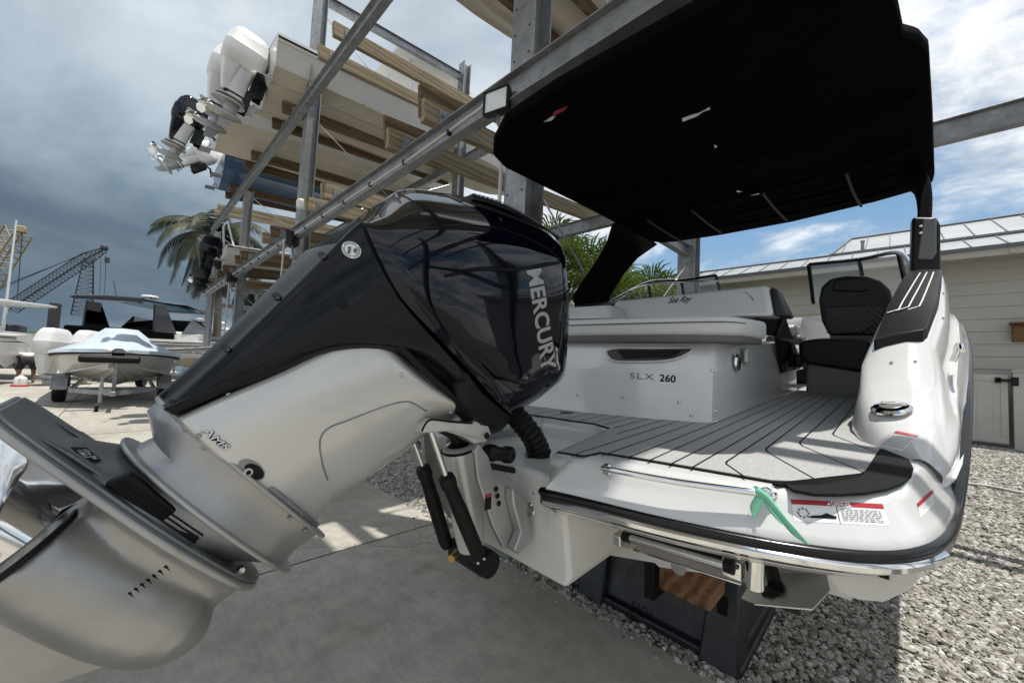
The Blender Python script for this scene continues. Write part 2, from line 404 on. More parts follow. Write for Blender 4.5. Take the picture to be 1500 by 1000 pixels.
sky.sun_elevation = math.asin(SUN.z); sky.sun_rotation = math.atan2(SUN.x, SUN.y); sky.air_density = 1.2; sky.dust_density = .6
tc = wn('ShaderNodeTexCoord'); sp = wn('ShaderNodeSeparateXYZ'); wl(tc.outputs['Generated'], sp.inputs[0])
dx, dy, dz = sp.outputs
den = wmath('ADD', wmath('MAXIMUM', dz, 0), .22)
cv = wn('ShaderNodeCombineXYZ'); wl(wmath('DIVIDE', dx, den), cv.inputs[0]); wl(wmath('DIVIDE', dy, den), cv.inputs[1])
def wnoise(scale, detail=8, rough=.58, dist=.3, off=0):
    mp = wn('ShaderNodeMapping'); wl(cv.outputs[0], mp.inputs[0]); mp.inputs['Location'].default_value = (off, off*.7, 0)
    n = wn('ShaderNodeTexNoise'); wl(mp.outputs[0], n.inputs['Vector']); n.inputs['Scale'].default_value = scale
    n.inputs['Detail'].default_value = detail; n.inputs['Roughness'].default_value = rough; n.inputs['Distortion'].default_value = dist
    return n.outputs['Fac']
n_big = wnoise(.9, 9, .6, .4, 3.1); n_soft = wnoise(.45, 5, .5, .2, 9.7); n_mid = wnoise(.8, 7, .55, .5, 1.7); n_fine = wnoise(2.6, 8, .6, .2, 5.2)
ss = wmath('ADD', wmath('MULTIPLY', dx, -.97), wmath('MULTIPLY', dy, -.15))
ssn = wmath('ADD', ss, wmath('MULTIPLY', wmath('SUBTRACT', n_soft, .5), .5))
# blue sky with white cumulus on the right
cm = wmap(wmath('ADD', wmath('MULTIPLY', n_big, .75), wmath('MULTIPLY', n_fine, .3)), .41, .55)
cloudcol = wmix((5.0, 5.7, 6.5), (10.2, 10.3, 10.4), wmap(n_fine, .38, .62))
blue = wmix((1.3, 3.0, 5.6), (3.4, 5.4, 7.4), wmap(dz, .55, .02))
skyblue = wmix(sky.outputs[0], blue, .75)
right = wmix(skyblue, cloudcol, cm)
# high grey overcast in the middle
mid = wmix((4.3, 5.1, 5.9), (8.0, 8.5, 8.9), wmap(n_big, .36, .64))
out1 = wmix(right, mid, wmap(ssn, .18, .55))
# slate storm cloud to the left, darkest at the horizon
st_lo = wmix((.70, 1.05, 1.45), (1.3, 1.85, 2.4), wmap(n_mid, .36, .64))
st_hi = wmix((2.2, 3.1, 3.9), (5.2, 6.2, 7.0), wmap(n_mid, .36, .62))
storm = wmix(st_lo, st_hi, wmap(wmath('ADD', dz, wmath('MULTIPLY', wmath('SUBTRACT', n_soft, .5), .35)), .06, .52))
out2 = wmix(out1, storm, wmap(ssn, .74, .97))
# below the horizon
out3 = wmix(out2, (1.6, 1.6, 1.5), wmap(dz, 0, -.05))
wl(out3, bg.inputs['Color'])
sc.view_settings.view_transform = 'Standard'; sc.view_settings.look = 'None'; sc.view_settings.exposure = .13; sc.view_settings.gamma = 1
# ---------------------------------------------------------------- ground
def sheet(name, x0, x1, y0, y1, z, m, label=None):
    mb = MB(); mb.add([(x0, y0, z), (x1, y0, z), (x1, y1, z), (x0, y1, z)], [(0, 1, 2, 3)])
    o = mb.build(name, m); tag(o, kind='structure'); return o
sheet('ground', -900, 900, -900, 900, -.02, M['asph'])
sheet('gravel_ground', -14, 40, 2.22, 40, -.008, M['gravel'])
sheet('concrete_pavement', -32, 30, -30, 2.22, 0, M['concrete'])
mb = MB()
for x in (-5.4, -9.6, -14.2, -19, 1.5, -24):
    mb.box((x, -14, .0035), (.012, 32, .001))
for y in (-.9, -5.5): mb.box((-10, y, .0038), (44, .012, .001))
def gj(a, b_, w_=.008):
    a, b_ = PZ(*a, 0), PZ(*b_, 0); d = (b_-a).normalized(); a = a-d*2; b_ = b_+d*.15; mb.bar(V((a.x, a.y, .0033)), V((b_.x, b_.y, .0033)), w_, .001)
gj((388, 839), (640, 765)); gj((0, 968), (88, 948))
tag(mb.build('pavement_joints', M['joint']), kind='structure')
# water beyond the quay
sheet('water', -400, -27, -300, 300, -.012, M['water'])
# stones: instanced pebbles over the gravel
rocks = bpy.data.collections.new('gravel_stones')
for i in range(7):
    bm = bmesh.new(); bmesh.ops.create_icosphere(bm, subdivisions=2, radius=1)
    sx, sy, sz = random.uniform(.8, 1.4), random.uniform(.7, 1.0), random.uniform(.4, .7)
    for v in bm.verts:
        n = noise.noise(v.co*1.3 + V((i*7.1, 0, 0)))*.45 + noise.noise(v.co*3 + V((0, i*3, 0)))*.16
        v.co = v.co*(1+n); v.co = V((v.co.x*sx, v.co.y*sy, v.co.z*sz))
    me = bpy.data.meshes.new('pebble'); bm.to_mesh(me); bm.free(); me.materials.append(M['stone'])
    for p in me.polygons: p.use_smooth = True
    me.set_sharp_from_angle(angle=R(28))
    rocks.objects.link(bpy.data.objects.new('pebble', me))
def scatter(name, polys, density, smin, smax, seed, label):
    mb = MB()
    for p in polys: mb.add([(x, y, 0) for x, y in p], [tuple(range(len(p)))])
    o = mb.build(name, M['stone'])
    g = bpy.data.node_groups.new(name, 'GeometryNodeTree')
    g.interface.new_socket('Geometry', in_out='INPUT', socket_type='NodeSocketGeometry'); g.interface.new_socket('Geometry', in_out='OUTPUT', socket_type='NodeSocketGeometry')
    gi = g.nodes.new('NodeGroupInput'); go = g.nodes.new('NodeGroupOutput')
    dp = g.nodes.new('GeometryNodeDistributePointsOnFaces'); dp.inputs['Density'].default_value = density; dp.inputs['Seed'].default_value = seed
    ip = g.nodes.new('GeometryNodeInstanceOnPoints'); ci = g.nodes.new('GeometryNodeCollectionInfo')
    ci.inputs['Collection'].default_value = rocks; ci.inputs['Separate Children'].default_value = True; ci.inputs['Reset Children'].default_value = True
    ip.inputs['Pick Instance'].default_value = True
    rr = g.nodes.new('FunctionNodeRandomValue'); rr.data_type = 'FLOAT_VECTOR'
    rr.inputs[0].default_value = (-.5, -.5, 0); rr.inputs[1].default_value = (.5, .5, 6.28)
    rs = g.nodes.new('FunctionNodeRandomValue'); rs.data_type = 'FLOAT'; rs.inputs[2].default_value = smin; rs.inputs[3].default_value = smax
    L = g.links.new
    L(gi.outputs[0], dp.inputs['Mesh']); L(dp.outputs['Points'], ip.inputs['Points']); L(ci.outputs[0], ip.inputs['Instance'])
    L(rr.outputs[0], ip.inputs['Rotation']); L(rs.outputs[1], ip.inputs['Scale']); L(ip.outputs[0], go.inputs[0])
    md = o.modifiers.new('scatter', 'NODES'); md.node_group = g
    return tag(o, label, 'gravel', kind='stuff')
scatter('gravel', [[(-6, 2.2), (2.2, 2.2), (2.6, 6), (-6, 6)]], 2500, .007, .024, 3, 'loose pale grey pebbles lying under and around the boat')
scatter('gravel', [[(-6, 6), (2.6, 6), (6, 16), (-6, 16)]], 750, .012, .032, 5, 'loose pale grey gravel running back to the cream shed')
scatter('gravel', [[(-3.6, 2.05), (.3, 2.05), (.3, 2.2), (-3.6, 2.2)]], 110, .008, .016, 8, 'scattered pebbles spilled onto the concrete edge')
scatter('gravel', [[(-4.5, .2), (.3, .6), (.3, 2.1), (-4.5, 2.1)]], 1.6, .007, .013, 11, 'few single pebbles lying on the shaded concrete')
# ---------------------------------------------------------------- steel boat rack
RX = [-21.4, -15.0, -8.85, -2.36, 4.1]
RY0, RY1 = 2.42, 6.35
rack = empty('boat_rack', (RX[3], RY0, 0), 'tall galvanised steel boat rack with weathered timber bunks on several levels', 'boat rack')
def hpost(x, y, z1, w=.27, d=.24):
    mb = MB(); t = .016
    for s in (-1, 1): mb.box((x, y+s*(d/2-t/2), z1/2), (w, t, z1))
    mb.box((x, y, z1/2), (t, d-2*t-.002, z1))
    mb.box((x, y, .012), (w+.16, d+.16, .024))
    mb.mi = 1
    z = .8
    while z < z1-.1:
        for sx in (-1, 1):
            mb.lathe([(.011, 0), (.011, .003)], (x+sx*w*.33, y-d/2-.0005, z), (0, -1, 0), 8)
        z += .25
    o = mb.build('post', [M['galv'], M['decal_black']], rack, bevel=.004, seg=1, smooth=None)
    return o
for x, z1 in zip(RX, (6.75, 6.75, 11.0, 11.0, 11.0)): hpost(x, RY0, z1)
for x, z1 in zip(RX, (8.2, 8.2, 10.2, 8.2, 8.2)): hpost(x, RY1, z1)
def ibeam(a, b_, h=.25, w=.125, t=.012, name='beam'):
    a, b_ = V(a), V(b_); mb = MB(); up = V((0, 0, 1))
    d = (b_-a).normalized(); x = d.cross(up).normalized(); z = x.cross(d)
    mb.bar(a+z*(h/2-t/2), b_+z*(h/2-t/2), w, t); mb.bar(a-z*(h/2-t/2), b_-z*(h/2-t/2), w, t); mb.bar(a, b_, t, h-2*t-.001)
    return mb.build(name, M['galv'], rack, bevel=.003, seg=1)
ZF = [3.94, 6.70]; ZB = [4.31, 7.05]
for z in ZF: ibeam((RX[0]-.1, RY0-.2, z), (9, RY0-.2, z))
for z in ZB: ibeam((RX[0]-.1, RY1-.2, z), (9, RY1-.2, z))
for i in (2,): ibeam((RX[i], RY0+.13, 9.35), (RX[i], RY1-.13, 9.75), .2, .11)
for i in (0, 1, 2, 3, 4): ibeam((RX[i], RY0+.13, ZF[0]-.45), (RX[i], RY1-.13, ZF[0]-.45), .18, .11)
for i in (0, 1): ibeam((RX[i], RY0+.13, 2.0), (RX[i], RY1-.13, 2.0), .1, .08)
# rod bracing in the side frames
mb = MB()
for i in (0, 1, 2, 3):
    x = RX[i]
    for z0, z1 in ((.4, 3.3), (4.3, 6.6), (6.9, 9.0)):
        if i < 2 and z0 > 6: continue
        mb = MB(); mb.tube([(x+.03, RY0+.1, z0), (x+.03, RY1-.1, z1)], .009, 6); mb.tube([(x-.03, RY0+.1, z1), (x-.03, RY1-.1, z0)], .009, 6)
        mb.build('brace_rod', M['steel'], rack)
# timber bunks
def bunk(x, lvl, y0=2.0, y1=6.75, w=.09, h=.24, m='wood'):
    z0, z1 = ZF[lvl]+.125+h/2, ZB[lvl]+.125+h/2
    sl = (z1-z0)/(RY1-RY0)
    f = lambda y: z0 + (y-(RY0-.2))*sl
    mb = MB(); n = 1
    mb.bar((x, y0, f(y0)), (x, y1, f(y1)), w, h)
    mb.build('timber_bunk', M[m], rack, bevel=.006, seg=2)
    mb = MB()                                                    # angle bracket holding the bunk to the beam
    for s in (-1,):
        yy = RY0-.2
        mb.box((x+w/2+.012, yy, f(yy)-.04), (.012, .09, .2)); mb.box((x+w/2+.05, yy, ZF[lvl]+.131), (.09, .1, .01))
        mb.lathe([(.014, 0), (.014, .02)], (x+w/2+.018, yy, f(yy)-.01), (1, 0, 0), 6)
    mb.build('bracket', M['galv'], rack)
L1 = [-.2, -1.0, -3.51, -4.29, -7.31, -6.5, -9.62, -10.37, -12.8, -13.56, -15.6, -16.37, -18.8, -19.56]
L2 = [-.2, -1.0, -3.35, -4.12, -6.55, -7.25, -9.5, -10.35, -12.54, -13.36, -15.73, -16.52, -18.2, -18.95]
for i, x in enumerate(L1): bunk(x, 0, 2.0, 6.75, m='wood' if i in (2, 3, 4, 5, 7) else 'wood_dark')
for i, x in enumerate(L2): bunk(x, 1, 2.0, 7.0, m='wood' if i in (4, 5, 12, 13) else 'wood_dark')
# plank pads nailed against two bunks
for x, y0, y1, lv in ((-3.57, 2.0, 2.9, 0), (-4.35, 2.0, 2.7, 0)):
    z = ZF[lv]+.125+.17; mb = MB(); mb.bar((x+.02, y0-.02, z+.04), (x+.02, y1, z+.12), .05, .34); mb.build('timber_pad', M['wood_dark'], rack, bevel=.004)
# conduit along the front beam with its clips, and down the post
zc = ZF[0]-.05; yc = RY0-.2-.075
mb = MB(); mb.tube([(-21, yc, zc-.03), (-15.2, yc, zc), (-9.1, yc, zc-.02), (-4, yc, zc-.04), (-2.7, yc, zc+.0), (-2.55, yc-.02, zc+.06)], .016, 8)
mb.tube([(-2.53, RY0-.14, 3.75), (-2.53, RY0-.14, .3)], .018, 8); mb.tube([(-15.2, yc, zc), (-15.2, yc, .4)], .02, 8); mb.tube([(-9.05, yc, zc), (-9.05, yc, .4)], .02, 8)
mb.build('conduit', M['vinylfence'], rack, smooth=40)
for k in range(20):
    mb = MB(); mb.box((-3.2-k*.9, yc, zc-.03), (.03, .045, .05)); mb.build('conduit_clip', M['plastic'], rack)
# flood lights
def flood(p, d, s, label):
    e = empty('flood_light', p, label, 'flood light', 'flood lights on the rack beam'); p = V(p)
    q = V(d).normalized(); M4 = frame(p, V((0, 0, 1)).cross(q), V((0, 0, 1)))
    m = MB(); a, b_ = .11*s, .09*s
    def ring(h, k): return [V((x*k, y*k, h)) for x, y in ((-a, -b_), (a, -b_), (a, b_), (-a, b_))]
    m.loft([ring(.0, 1.12), ring(.02*s, 1.12), ring(.021*s, 1.0), ring(-.0, .98)], caps=False)
    m.loft([ring(.0, 1.12), ring(-.05*s, 1.05), ring(-.11*s, .7), ring(-.12*s, .5)])
    m.build('housing', M['plastic'], e, M=M4)
    m = MB(); m.loft([ring(.004, .97), ring(.008, .97)]); m.build('lens', M['lamp_glass'], e, M=M4)
    m = MB(); m.tube([p-V((0, 0, .08*s))-q*.04*s, p-V((0, 0, .2*s))-q*.05*s, p-V((0, 0, .24*s))-q*.0+V((.06*s, .05*s, 0))], .014*s, 8)
    m.lathe([(.045*s, 0), (.045*s, .05*s)], p-V((-.06*s, -.05*s, .29*s)), (0, 0, 1), 10); m.build('mount_arm', M['galv'], e, smooth=40)
    return e
flood(PY(727, 148, 2.12), (.25, -1, -.35), 1.05, 'black floodlight beside the nearest steel post, large and close')
flood(PY(424, 350, 2.1), (-.5, -1, -.4), 1.4, 'black floodlight on the beam left of the second steel post')
flood(PY(336, 407, 2.1), (-.4, -1, -.4), 1.5, 'smallest and farthest floodlight near the left end of the beam')
mb = MB(); q = PY(441, 297, 2.2); mb.lathe([(.0, -.14), (.07, -.12), (.085, -.04), (.085, .03), (.05, .07), (.0, .08)], q, (0, 0, 1), 14)
mb.box(q+V((0, .12, .04)), (.05, .2, .04)); tag(mb.build('security_camera', M['white'], smooth=40), 'small white dome camera fixed to the second steel post', 'camera')
# ---------------------------------------------------------------- generic outboard and hull builders
def sring(z, yr, yf, w, n=32, p=4.6):
    out = []
    for k in range(n):
        t = 2*math.pi*k/n; c, s_ = math.cos(t), math.sin(t)
        out.append(V((math.copysign(abs(s_)**(2/p), s_)*w, (yr+yf)/2+math.copysign(abs(c)**(2/p), c)*(yf-yr)/2, z)))
    return out
def outboard(pos, tilt, cowlm, label, group, s=1.0, head=0, dark=False):
    """pos = where it clamps to the transom; tilt in degrees, prop swings aft (-y) and up."""
    e = empty('outboard_motor', pos, label, 'outboard motor', group)
    T = Matrix.Translation(V(pos)) @ Matrix.Rotation(R(head), 4, 'Z') @ Matrix.Rotation(R(-tilt), 4, 'X') @ Matrix.Scale(s, 4) @ Matrix.Translation(V((0, -.38, -.85)))
    m = MB(); m.loft([sring(z, a, b_, w) for z, a, b_, w in ((.84, -.36, .18, .17), (.90, -.40, .28, .225), (1.0, -.43, .34, .255), (1.25, -.44, .36, .27), (1.27, -.43, .35, .262), (1.46, -.40, .33, .245), (1.60, -.33, .27, .205), (1.66, -.28, .2, .165), (1.675, -.2, .1, .10))])
    m.build('cowl', cowlm, e, M=T, smooth=22)
    m = MB(); m.loft([sring(z, a, b_, w) for z, a, b_, w in ((.25, -.235, -.10, .07), (.5, -.30, -.10, .13), (.84, -.37, -.06, .185))]); m.build('rear_cover', cowlm, e, M=T, smooth=30)
    m = MB(); m.loft([sring(z, a, b_, w) for z, a, b_, w in ((.235, -.20, .16, .11), (.26, -.20, .16, .11))]); m.build('leg_seal', M['rubber'], e, M=T)
    m = MB(); m.mi = 0; m.loft([sring(z, a, b_, w, 16) for z, a, b_, w in ((.86, -.25, .19, .14), (.55, -.2, .17, .12), (.2, -.14, .15, .09), (.16, -.15, .17, .1))]); m.build('midsection', M['black_sat' if dark else 'silver'], e, M=T, smooth=50)
    m = MB()
    for z, f in ((.15, 1.0), (.05, 1.15)): m.loft([sring(z-.012, -.3*f, .2*f, .15*f, 20, 2.2), sring(z+.012, -.3*f, .2*f, .15*f, 20, 2.2)])
    m.loft([sring(z, a, b_, w, 16, 2) for z, a, b_, w in ((.14, -.13, .15, .07), (0, -.13, .14, .055), (-.2, -.1, .12, .045))])
    rr = []
    for y, r_ in ((-.34, .055), (-.3, .075), (-.1, .085), (.1, .075), (.2, .045), (.25, .01)): rr.append([V((r_*math.cos(t), y, -.22+r_*math.sin(t))) for t in [k*math.pi/8 for k in range(16)]])
    m.loft(rr); m.prism([(-.008, -.12, -.28), (-.008, .12, -.28), (-.008, .02, -.5), (-.008, -.12, -.52)], (.016, 0, 0))
    m.build('gearcase', M['black_sat' if dark else 'silver_cast'], e, M=T, smooth=40)
    m = MB()
    m.lathe([(.05, 0), (.055, .1), (.05, .14)], (0, -.48, -.22), (0, 1, 0), 12)
    for k in range(3):
        an = k*2.094; c, s_ = math.cos(an), math.sin(an); pts = []
        bl = [(.04, -.38), (.12, -.34), (.2, -.38), (.19, -.46), (.1, -.5), (.04, -.46)]
        m.prism([(r_*c - (y+.42)*.6*s_, y, -.22+r_*s_+(y+.42)*.6*c) for r_, y in bl], (.008*-s_, .008, .008*c))
    m.build('propeller', M['chrome'], e, M=T, smooth=40)
    m = MB(); m.box((0, .27, .62), (.26, .16, .34)); m.box((.12, .36, .66), (.05, .16, .5)); m.box((-.12, .36, .66), (.05, .16, .5)); m.tube([(.05, .25, .85), (.07, .5, .95), (.05, .75, .8)], .035, 8)
    m.build('clamp_bracket', M['plastic'], e, M=T, bevel=.02)
    return e
def hull(name, pos, L, B, D, label, cat, group=None, rise=.16, sidem='gel_dull', botm='hullcream', deadr=.42, pitch=3.2, head=0, top=None, topm='gel_dull', flare=.1, stripe=None):
    """pos = keel at transom; boat heads +y then rotated by head degrees."""
    e = empty(name, pos, label, cat, group)
    T = Matrix.Translation(V(pos)) @ Matrix.Rotation(R(head), 4, 'Z') @ Matrix.Rotation(R(pitch), 4, 'X')
    st = []; N = 14
    for i in range(N+1):
        t = i/N; y = L*t
        wf = max(0.02, (1-max(0, (t-.45)/.55)**2.3)); bc = B/2*.86*wf**1.25; bs_ = B/2*(wf**.62 if wf > 0 else 0)
        zk = D*.72*max(0, (t-.62)/.38)**2.6; zc = deadr*(1+.2*t) + (D*.55)*max(0, (t-.45)/.55)**2; zs = D*(1+rise*t**1.5)
        zc = min(zc, zs-.06); zk = min(zk, zc-.01)
        half = [(0, zk), (bc*.30, zk+(zc-zk)*.33-.0), (bc*.37, zk+(zc-zk)*.30), (bc*.64, zk+(zc-zk)*.68), (bc*.72, zk+(zc-zk)*.64), (bc*.97, zc-.0), (bc*1.03, zc-.01), (bc*1.04, zc+.03), (bs_*.98, zs*.62+zc*.38), (bs_*1.005, zs-.16*D), (bs_*1.03, zs-.15*D), (bs_*1.03, zs), (bs_*.97, zs+.02)]
        ring = [V((x, y-.0, z)) for x, z in half] + [V((-x, y, z)) for x, z in half[:0:-1]]
        st.append(ring)
    n = len(st[0]); m = MB(); vs = [p for r_ in st for p in r_]; m.v = vs
    for i in range(N):
        for k in range(n):
            l = (k+1) % n
            if k == 12: continue                     # open top
            m.f.append([i*n+k, i*n+l, (i+1)*n+l, (i+1)*n+k]); m.m.append(1 if (k < 7 or k >= n-7) else 0)
    m.f.append(list(range(n))); m.m.append(0)
    for sx in (-1, 1):                                   # trim tabs on the transom
        mt_ = MB(); mt_.box((sx*B*.3, -.14, deadr*.55), (B*.16, .28, .012)); mt_.tube([(sx*B*.3, -.12, deadr*.57), (sx*B*.3, .0, deadr*.57+.2)], .018, 6); mt_.build('trim_tab', M['steel'], e, M=T)
    m.build('hull', [M[sidem], M[botm]], e, M=T, smooth=28)
    m = MB(); rings = []
    for r_ in st: 
        c = (r_[12]+r_[13])/2; rings.append([r_[12]+V((-.001, 0, -.004)), V((r_[12].x*.5, c.y, c.z+.04)), V((-r_[12].x*.5, c.y, c.z+.04)), r_[13]+V((.001, 0, -.004))])
    m.loft(rings, caps=False, ring_closed=False); m.build('deck', M[topm], e, M=T, smooth=40)
    m = MB(); m.tube([r_[10]+V((.012, 0, .07*D)) for r_ in st], .022, 6); m.tube([V((-r_[10].x-.012, r_[10].y, r_[10].z+.07*D)) for r_ in st], .022, 6); m.build('rub_rail', M['rubber'], e, M=T)
    if stripe:
        for sx in (-1, 1):
            m = MB(); m.loft([[V((sx*(r_[8].lerp(r_[9], .35).x+.012), r_[8].y, r_[8].lerp(r_[9], .35).z)), V((sx*(r_[8].lerp(r_[9], .75).x+.012), r_[8].y, r_[8].lerp(r_[9], .75).z))] for r_ in st[1:-1]], caps=False, ring_closed=False); m.build('hull_stripe', M[stripe], e, M=T)
    if top: top(e, T, L, B, D)
    return e, T
def ttop(e, T, L, B, D, h=1.55, y0=.33, y1=.62, wid=.36, m1='white', m2='white', console=True):
    mb = MB(); r_ = []
    for z, k in ((0, .94), (.03, 1), (.08, 1), (.12, .9)):
        r_.append([V((x*B*wid*k, L*(y0+y1)/2+y*L*(y1-y0)/2*k, D+h+z)) for x, y in ((-1, -.8), (-.85, -1), (.85, -1), (1, -.8), (1, .8), (.8, 1), (-.8, 1), (-1, .8))])
    mb.loft(r_); mb.build('hardtop', M[m1], e, M=T, smooth=40)
    for sx in (-1, 1):
        for ya, yb in ((.4, .38), (.55, .57)):
            mb = MB(); mb.tube([(sx*B*.24, L*ya, D*.7), (sx*B*.27, L*yb, D+h)], .032, 8); mb.build('top_support', M[m2], e, M=T, smooth=50)
    if console:
        mb = MB(); mb.box((0, L*.47, D+.25), (B*.36, 1.0, 1.0)); mb.box((0, L*.36, D+.1), (B*.4, .5, .7)); mb.build('console', M['gel_dull'], e, M=T, bevel=.08)
        mb = MB(); mb.prism([(-B*.17, L*.47+.3, D+.72), (B*.17, L*.47+.3, D+.72), (B*.15, L*.47+.1, D+1.2), (-B*.15, L*.47+.1, D+1.2)], (0, .012, .004)); mb.build('windscreen', M['glass_dark'], e, M=T)

# ---------------------------------------------------------------- boats stored on the rack
G2 = 'boats stored on the rack'; z2 = ZF[1]+.125+.2
zk_ = ZF[1]+.125+.24-.17
hull('stored_boat', (-9.93, 1.7, zk_), 8.6, 2.5, 1.0, 'white centre console boat high on the rack, stern with two white outboards', 'boat', G2, top=ttop, rise=.5)
outboard((-9.5, 1.62, 7.22), 10, M['white'], 'white outboard motor at the highest rack boat, the nearer of its pair', 'outboards on stored boats', .98)
outboard((-10.35, 1.5, 7.28), 10, M['white'], 'white outboard motor half hidden behind its twin on the highest rack boat', 'outboards on stored boats', .98)
hull('stored_boat', (-12.95, 1.25, zk_), 8.2, 2.5, .95, 'white boat on the rack between the blue hull and the twin engine boat, black engine', 'boat', G2, rise=.4)
outboard((-12.95, .98, 7.2), 14, M['black_gloss'], 'glossy black outboard motor hanging high off the rack behind the white hull', 'outboards on stored boats', .88)
hull('stored_boat', (-16.12, 1.75, zk_), 7.5, 2.3, .85, 'dark blue hull resting high on the far end of the rack', 'boat', G2, sidem='hullblue', botm='hullblue', rise=.4)
outboard((-16.12, 1.35, 7.5), 48, M['white'], 'white outboard motor tilted up on the stern of the blue hull', 'outboards on stored boats', .88)
hull('stored_boat', (-3.75, -1.6, z2-.3), 10.8, 3.0, 1.5, 'cream bottomed hull overhead between the two nearest posts, cut by the picture edge', 'boat', G2, sidem='gel_dull')
e, T = hull('stored_boat', (-.50, -2.2, z2-.3), 9.0, 2.15, 1.3, 'white hull stored overhead above the black canopy', 'boat', G2)  # hull out of view, included and sized for the shadow it casts
m = MB(); m.box((-1.15, 2.15, .75), (.9, 4.3, .06)); m.build('shade_slab', M['gel_dull'], e, M=T, bevel=.01)  # unseen slab added beside the hull to keep sun off the near concrete
z1 = ZF[0]+.125+.2
def frame_d(e, T, L, B, D):
    mb = MB()
    for sx in (-1, 1): mb.tube([(sx*B*.42, .2, D), (sx*B*.2, .1, D+.9), (0, .1, D+.95)], .03, 8)
    mb.build('ski_frame', M['white'], e, M=T, smooth=40)
hull('stored_boat', (-15.95, 2.0, ZF[0]+.22), 6.0, 2.1, .68, 'small white boat on the lowest rack level in front of the coconut palm', 'boat', G2, botm='gel_dull', top=frame_d)
outboard((-15.95, 1.98, 4.55), 6, M['black_gloss'], 'black outboard motor on the small boat in front of the coconut palm', 'outboards on stored boats', .8, dark=True)
# ---------------------------------------------------------------- cream shed with metal roof
WY = 16.2
shed = empty('shed', (0, WY, 0), 'long cream clapboard shed with a pale standing seam metal roof', 'building')
XA, XB = -11.5, 16
mb = MB(); z = 0.0
bh = .335
while z < 4.95:
    z2_ = min(z+bh, 4.98)
    mb.prism([(XA, WY+.0, z), (XA, WY+.2, z), (XA, WY+.2, z2_), (XA, WY+.022, z2_)], (XB-XA, 0, 0)); z += bh
mb.build('clapboard_wall', M['siding'], shed)
mb = MB(); mb.box(((XA+XB)/2, WY+4, 2.4), (XB-XA-.02, 7.4, 4.8)); mb.build('wall', M['siding'], shed)
EZ, EY = 4.98, WY-.62
mb = MB(); mb.box(((XA+XB)/2, EY+.36, EZ-.03), (XB-XA+.6, .62, .03)); mb.build('soffit', M['trim'], shed)
mb = MB(); mb.box(((XA+XB)/2, EY-.02, EZ+.03), (XB-XA+.7, .03, .2)); mb.build('fascia', M['trim'], shed)
for k in range(24):
    mb = MB(); mb.box((XA+1+k*1.15, EY-.045, EZ+.0), (.1, .03, .1)); mb.build('rafter_end', M['trim'], shed)
def roofplane(name, x0, x1, ya, za, yb, zb, step, t=.05, xa_top=None):
    mb = MB(); xt = x0 if xa_top is None else xa_top
    mb.loft([[V((x0, ya, za)), V((x1, ya, za)), V((x1, ya, za-t)), V((x0, ya, za-t))], [V((xt, yb, zb)), V((x1, yb, zb)), V((x1, yb, zb-t)), V((xt, yb, zb-t))]])
    p = mb.build(name, M['roof'], shed)
    mb = MB(); x = x0+.3; n = V((0, -(zb-za), yb-ya)).normalized()
    while x < x1:
        fx = 0 if xt == x0 else max(0, min(1, (xt-x)/(xt-x0)))
        mb.bar(V((x, ya, za))+n*.01, V((x, yb, zb))+n*.01, .024, .035, n); x += step
    mb.bar(V((xt, yb, zb))+n*.03, V((x1, yb, zb))+n*.03, .12, .06, n)
    mb.bar(V((x0, ya, za))+n*.02, V((xt, yb, zb))+n*.03, .07, .07, n)
    mb.bar(V((x0, ya, za+.0))-V((0, .02, 0)), V((x1, ya, za))-V((0, .02, 0)), .04, .1)
    mb.build('roof_seams', M['roofseam'], shed)
roofplane('lower_roof', XA-.3, XB, EY-.04, EZ+.16, WY+1.6, EZ+1.0, .62)
roofplane('upper_roof', -1.6, XB, WY+1.62, EZ+1.04, WY+4.6, EZ+2.35, .62, xa_top=-1.2)
mb = MB(); mb.lathe([(.05, 0), (.05, .35), (.07, .36), (.07, .4)], (-.75, WY+1.9, EZ+1.1), (0, 0, 1), 10); mb.build('vent_pipe', M['galv'], shed, smooth=40)
mb = MB(); mb.box((2.3, WY-.06, 2.95), (.22, .16, .42)); mb.box((2.3, WY-.12, 3.2), (.3, .26, .05))
tag(mb.build('wall_lantern', M['wood_stain'], bevel=.01), 'rusty brown lantern on the shed wall at the right edge', 'wall light')
# vinyl gate and posts
gate = empty('vinyl_gate', (1.8, 15.6, 0), 'cream vinyl gate panel with a black latch in front of the shed', 'gate')
GY = 15.9
gx0, gx1 = PY(1380, 600, GY).x, PY(1477, 600, GY).x
def panel(x0, x1, parent):
    mb = MB(); w = x1-x0
    mb.box(((x0+x1)/2, GY, .95), (w, .03, 1.7)); mb.build('panel', M['vinylfence'], parent)
    mb = MB()
    mb.box(((x0+x1)/2, GY, 1.78), (w, .06, .16)); mb.box(((x0+x1)/2, GY, .2), (w, .06, .16))
    for x in (x0+.06, x1-.06): mb.box((x, GY, .99), (.12, .062, 1.41))
    k = x0+.34
    while k < x1-.2: mb.box((k, GY-.017, .99), (.012, .006, 1.41)); k += .27
    mb.build('rails', M['vinylfence'], parent, bevel=.006)
panel(gx0, gx1, gate)
mb = MB(); mb.box((gx1-.02, GY-.06, 1.72), (.34, .05, .07)); mb.box((gx1+.1, GY-.09, 1.7), (.12, .06, .22)); mb.box((gx1-.16, GY-.06, 1.72), (.1, .05, .14)); mb.build('latch', M['plastic'], gate, bevel=.01)
fp = empty('fence_post', (gx1+.17, GY, 0), 'square cream vinyl post with a peaked cap beside the gate', 'fence post')
mb = MB(); mb.box((gx1+.17, GY, .97), (.19, .19, 1.94)); mb.build('post', M['vinylfence'], fp, bevel=.006)
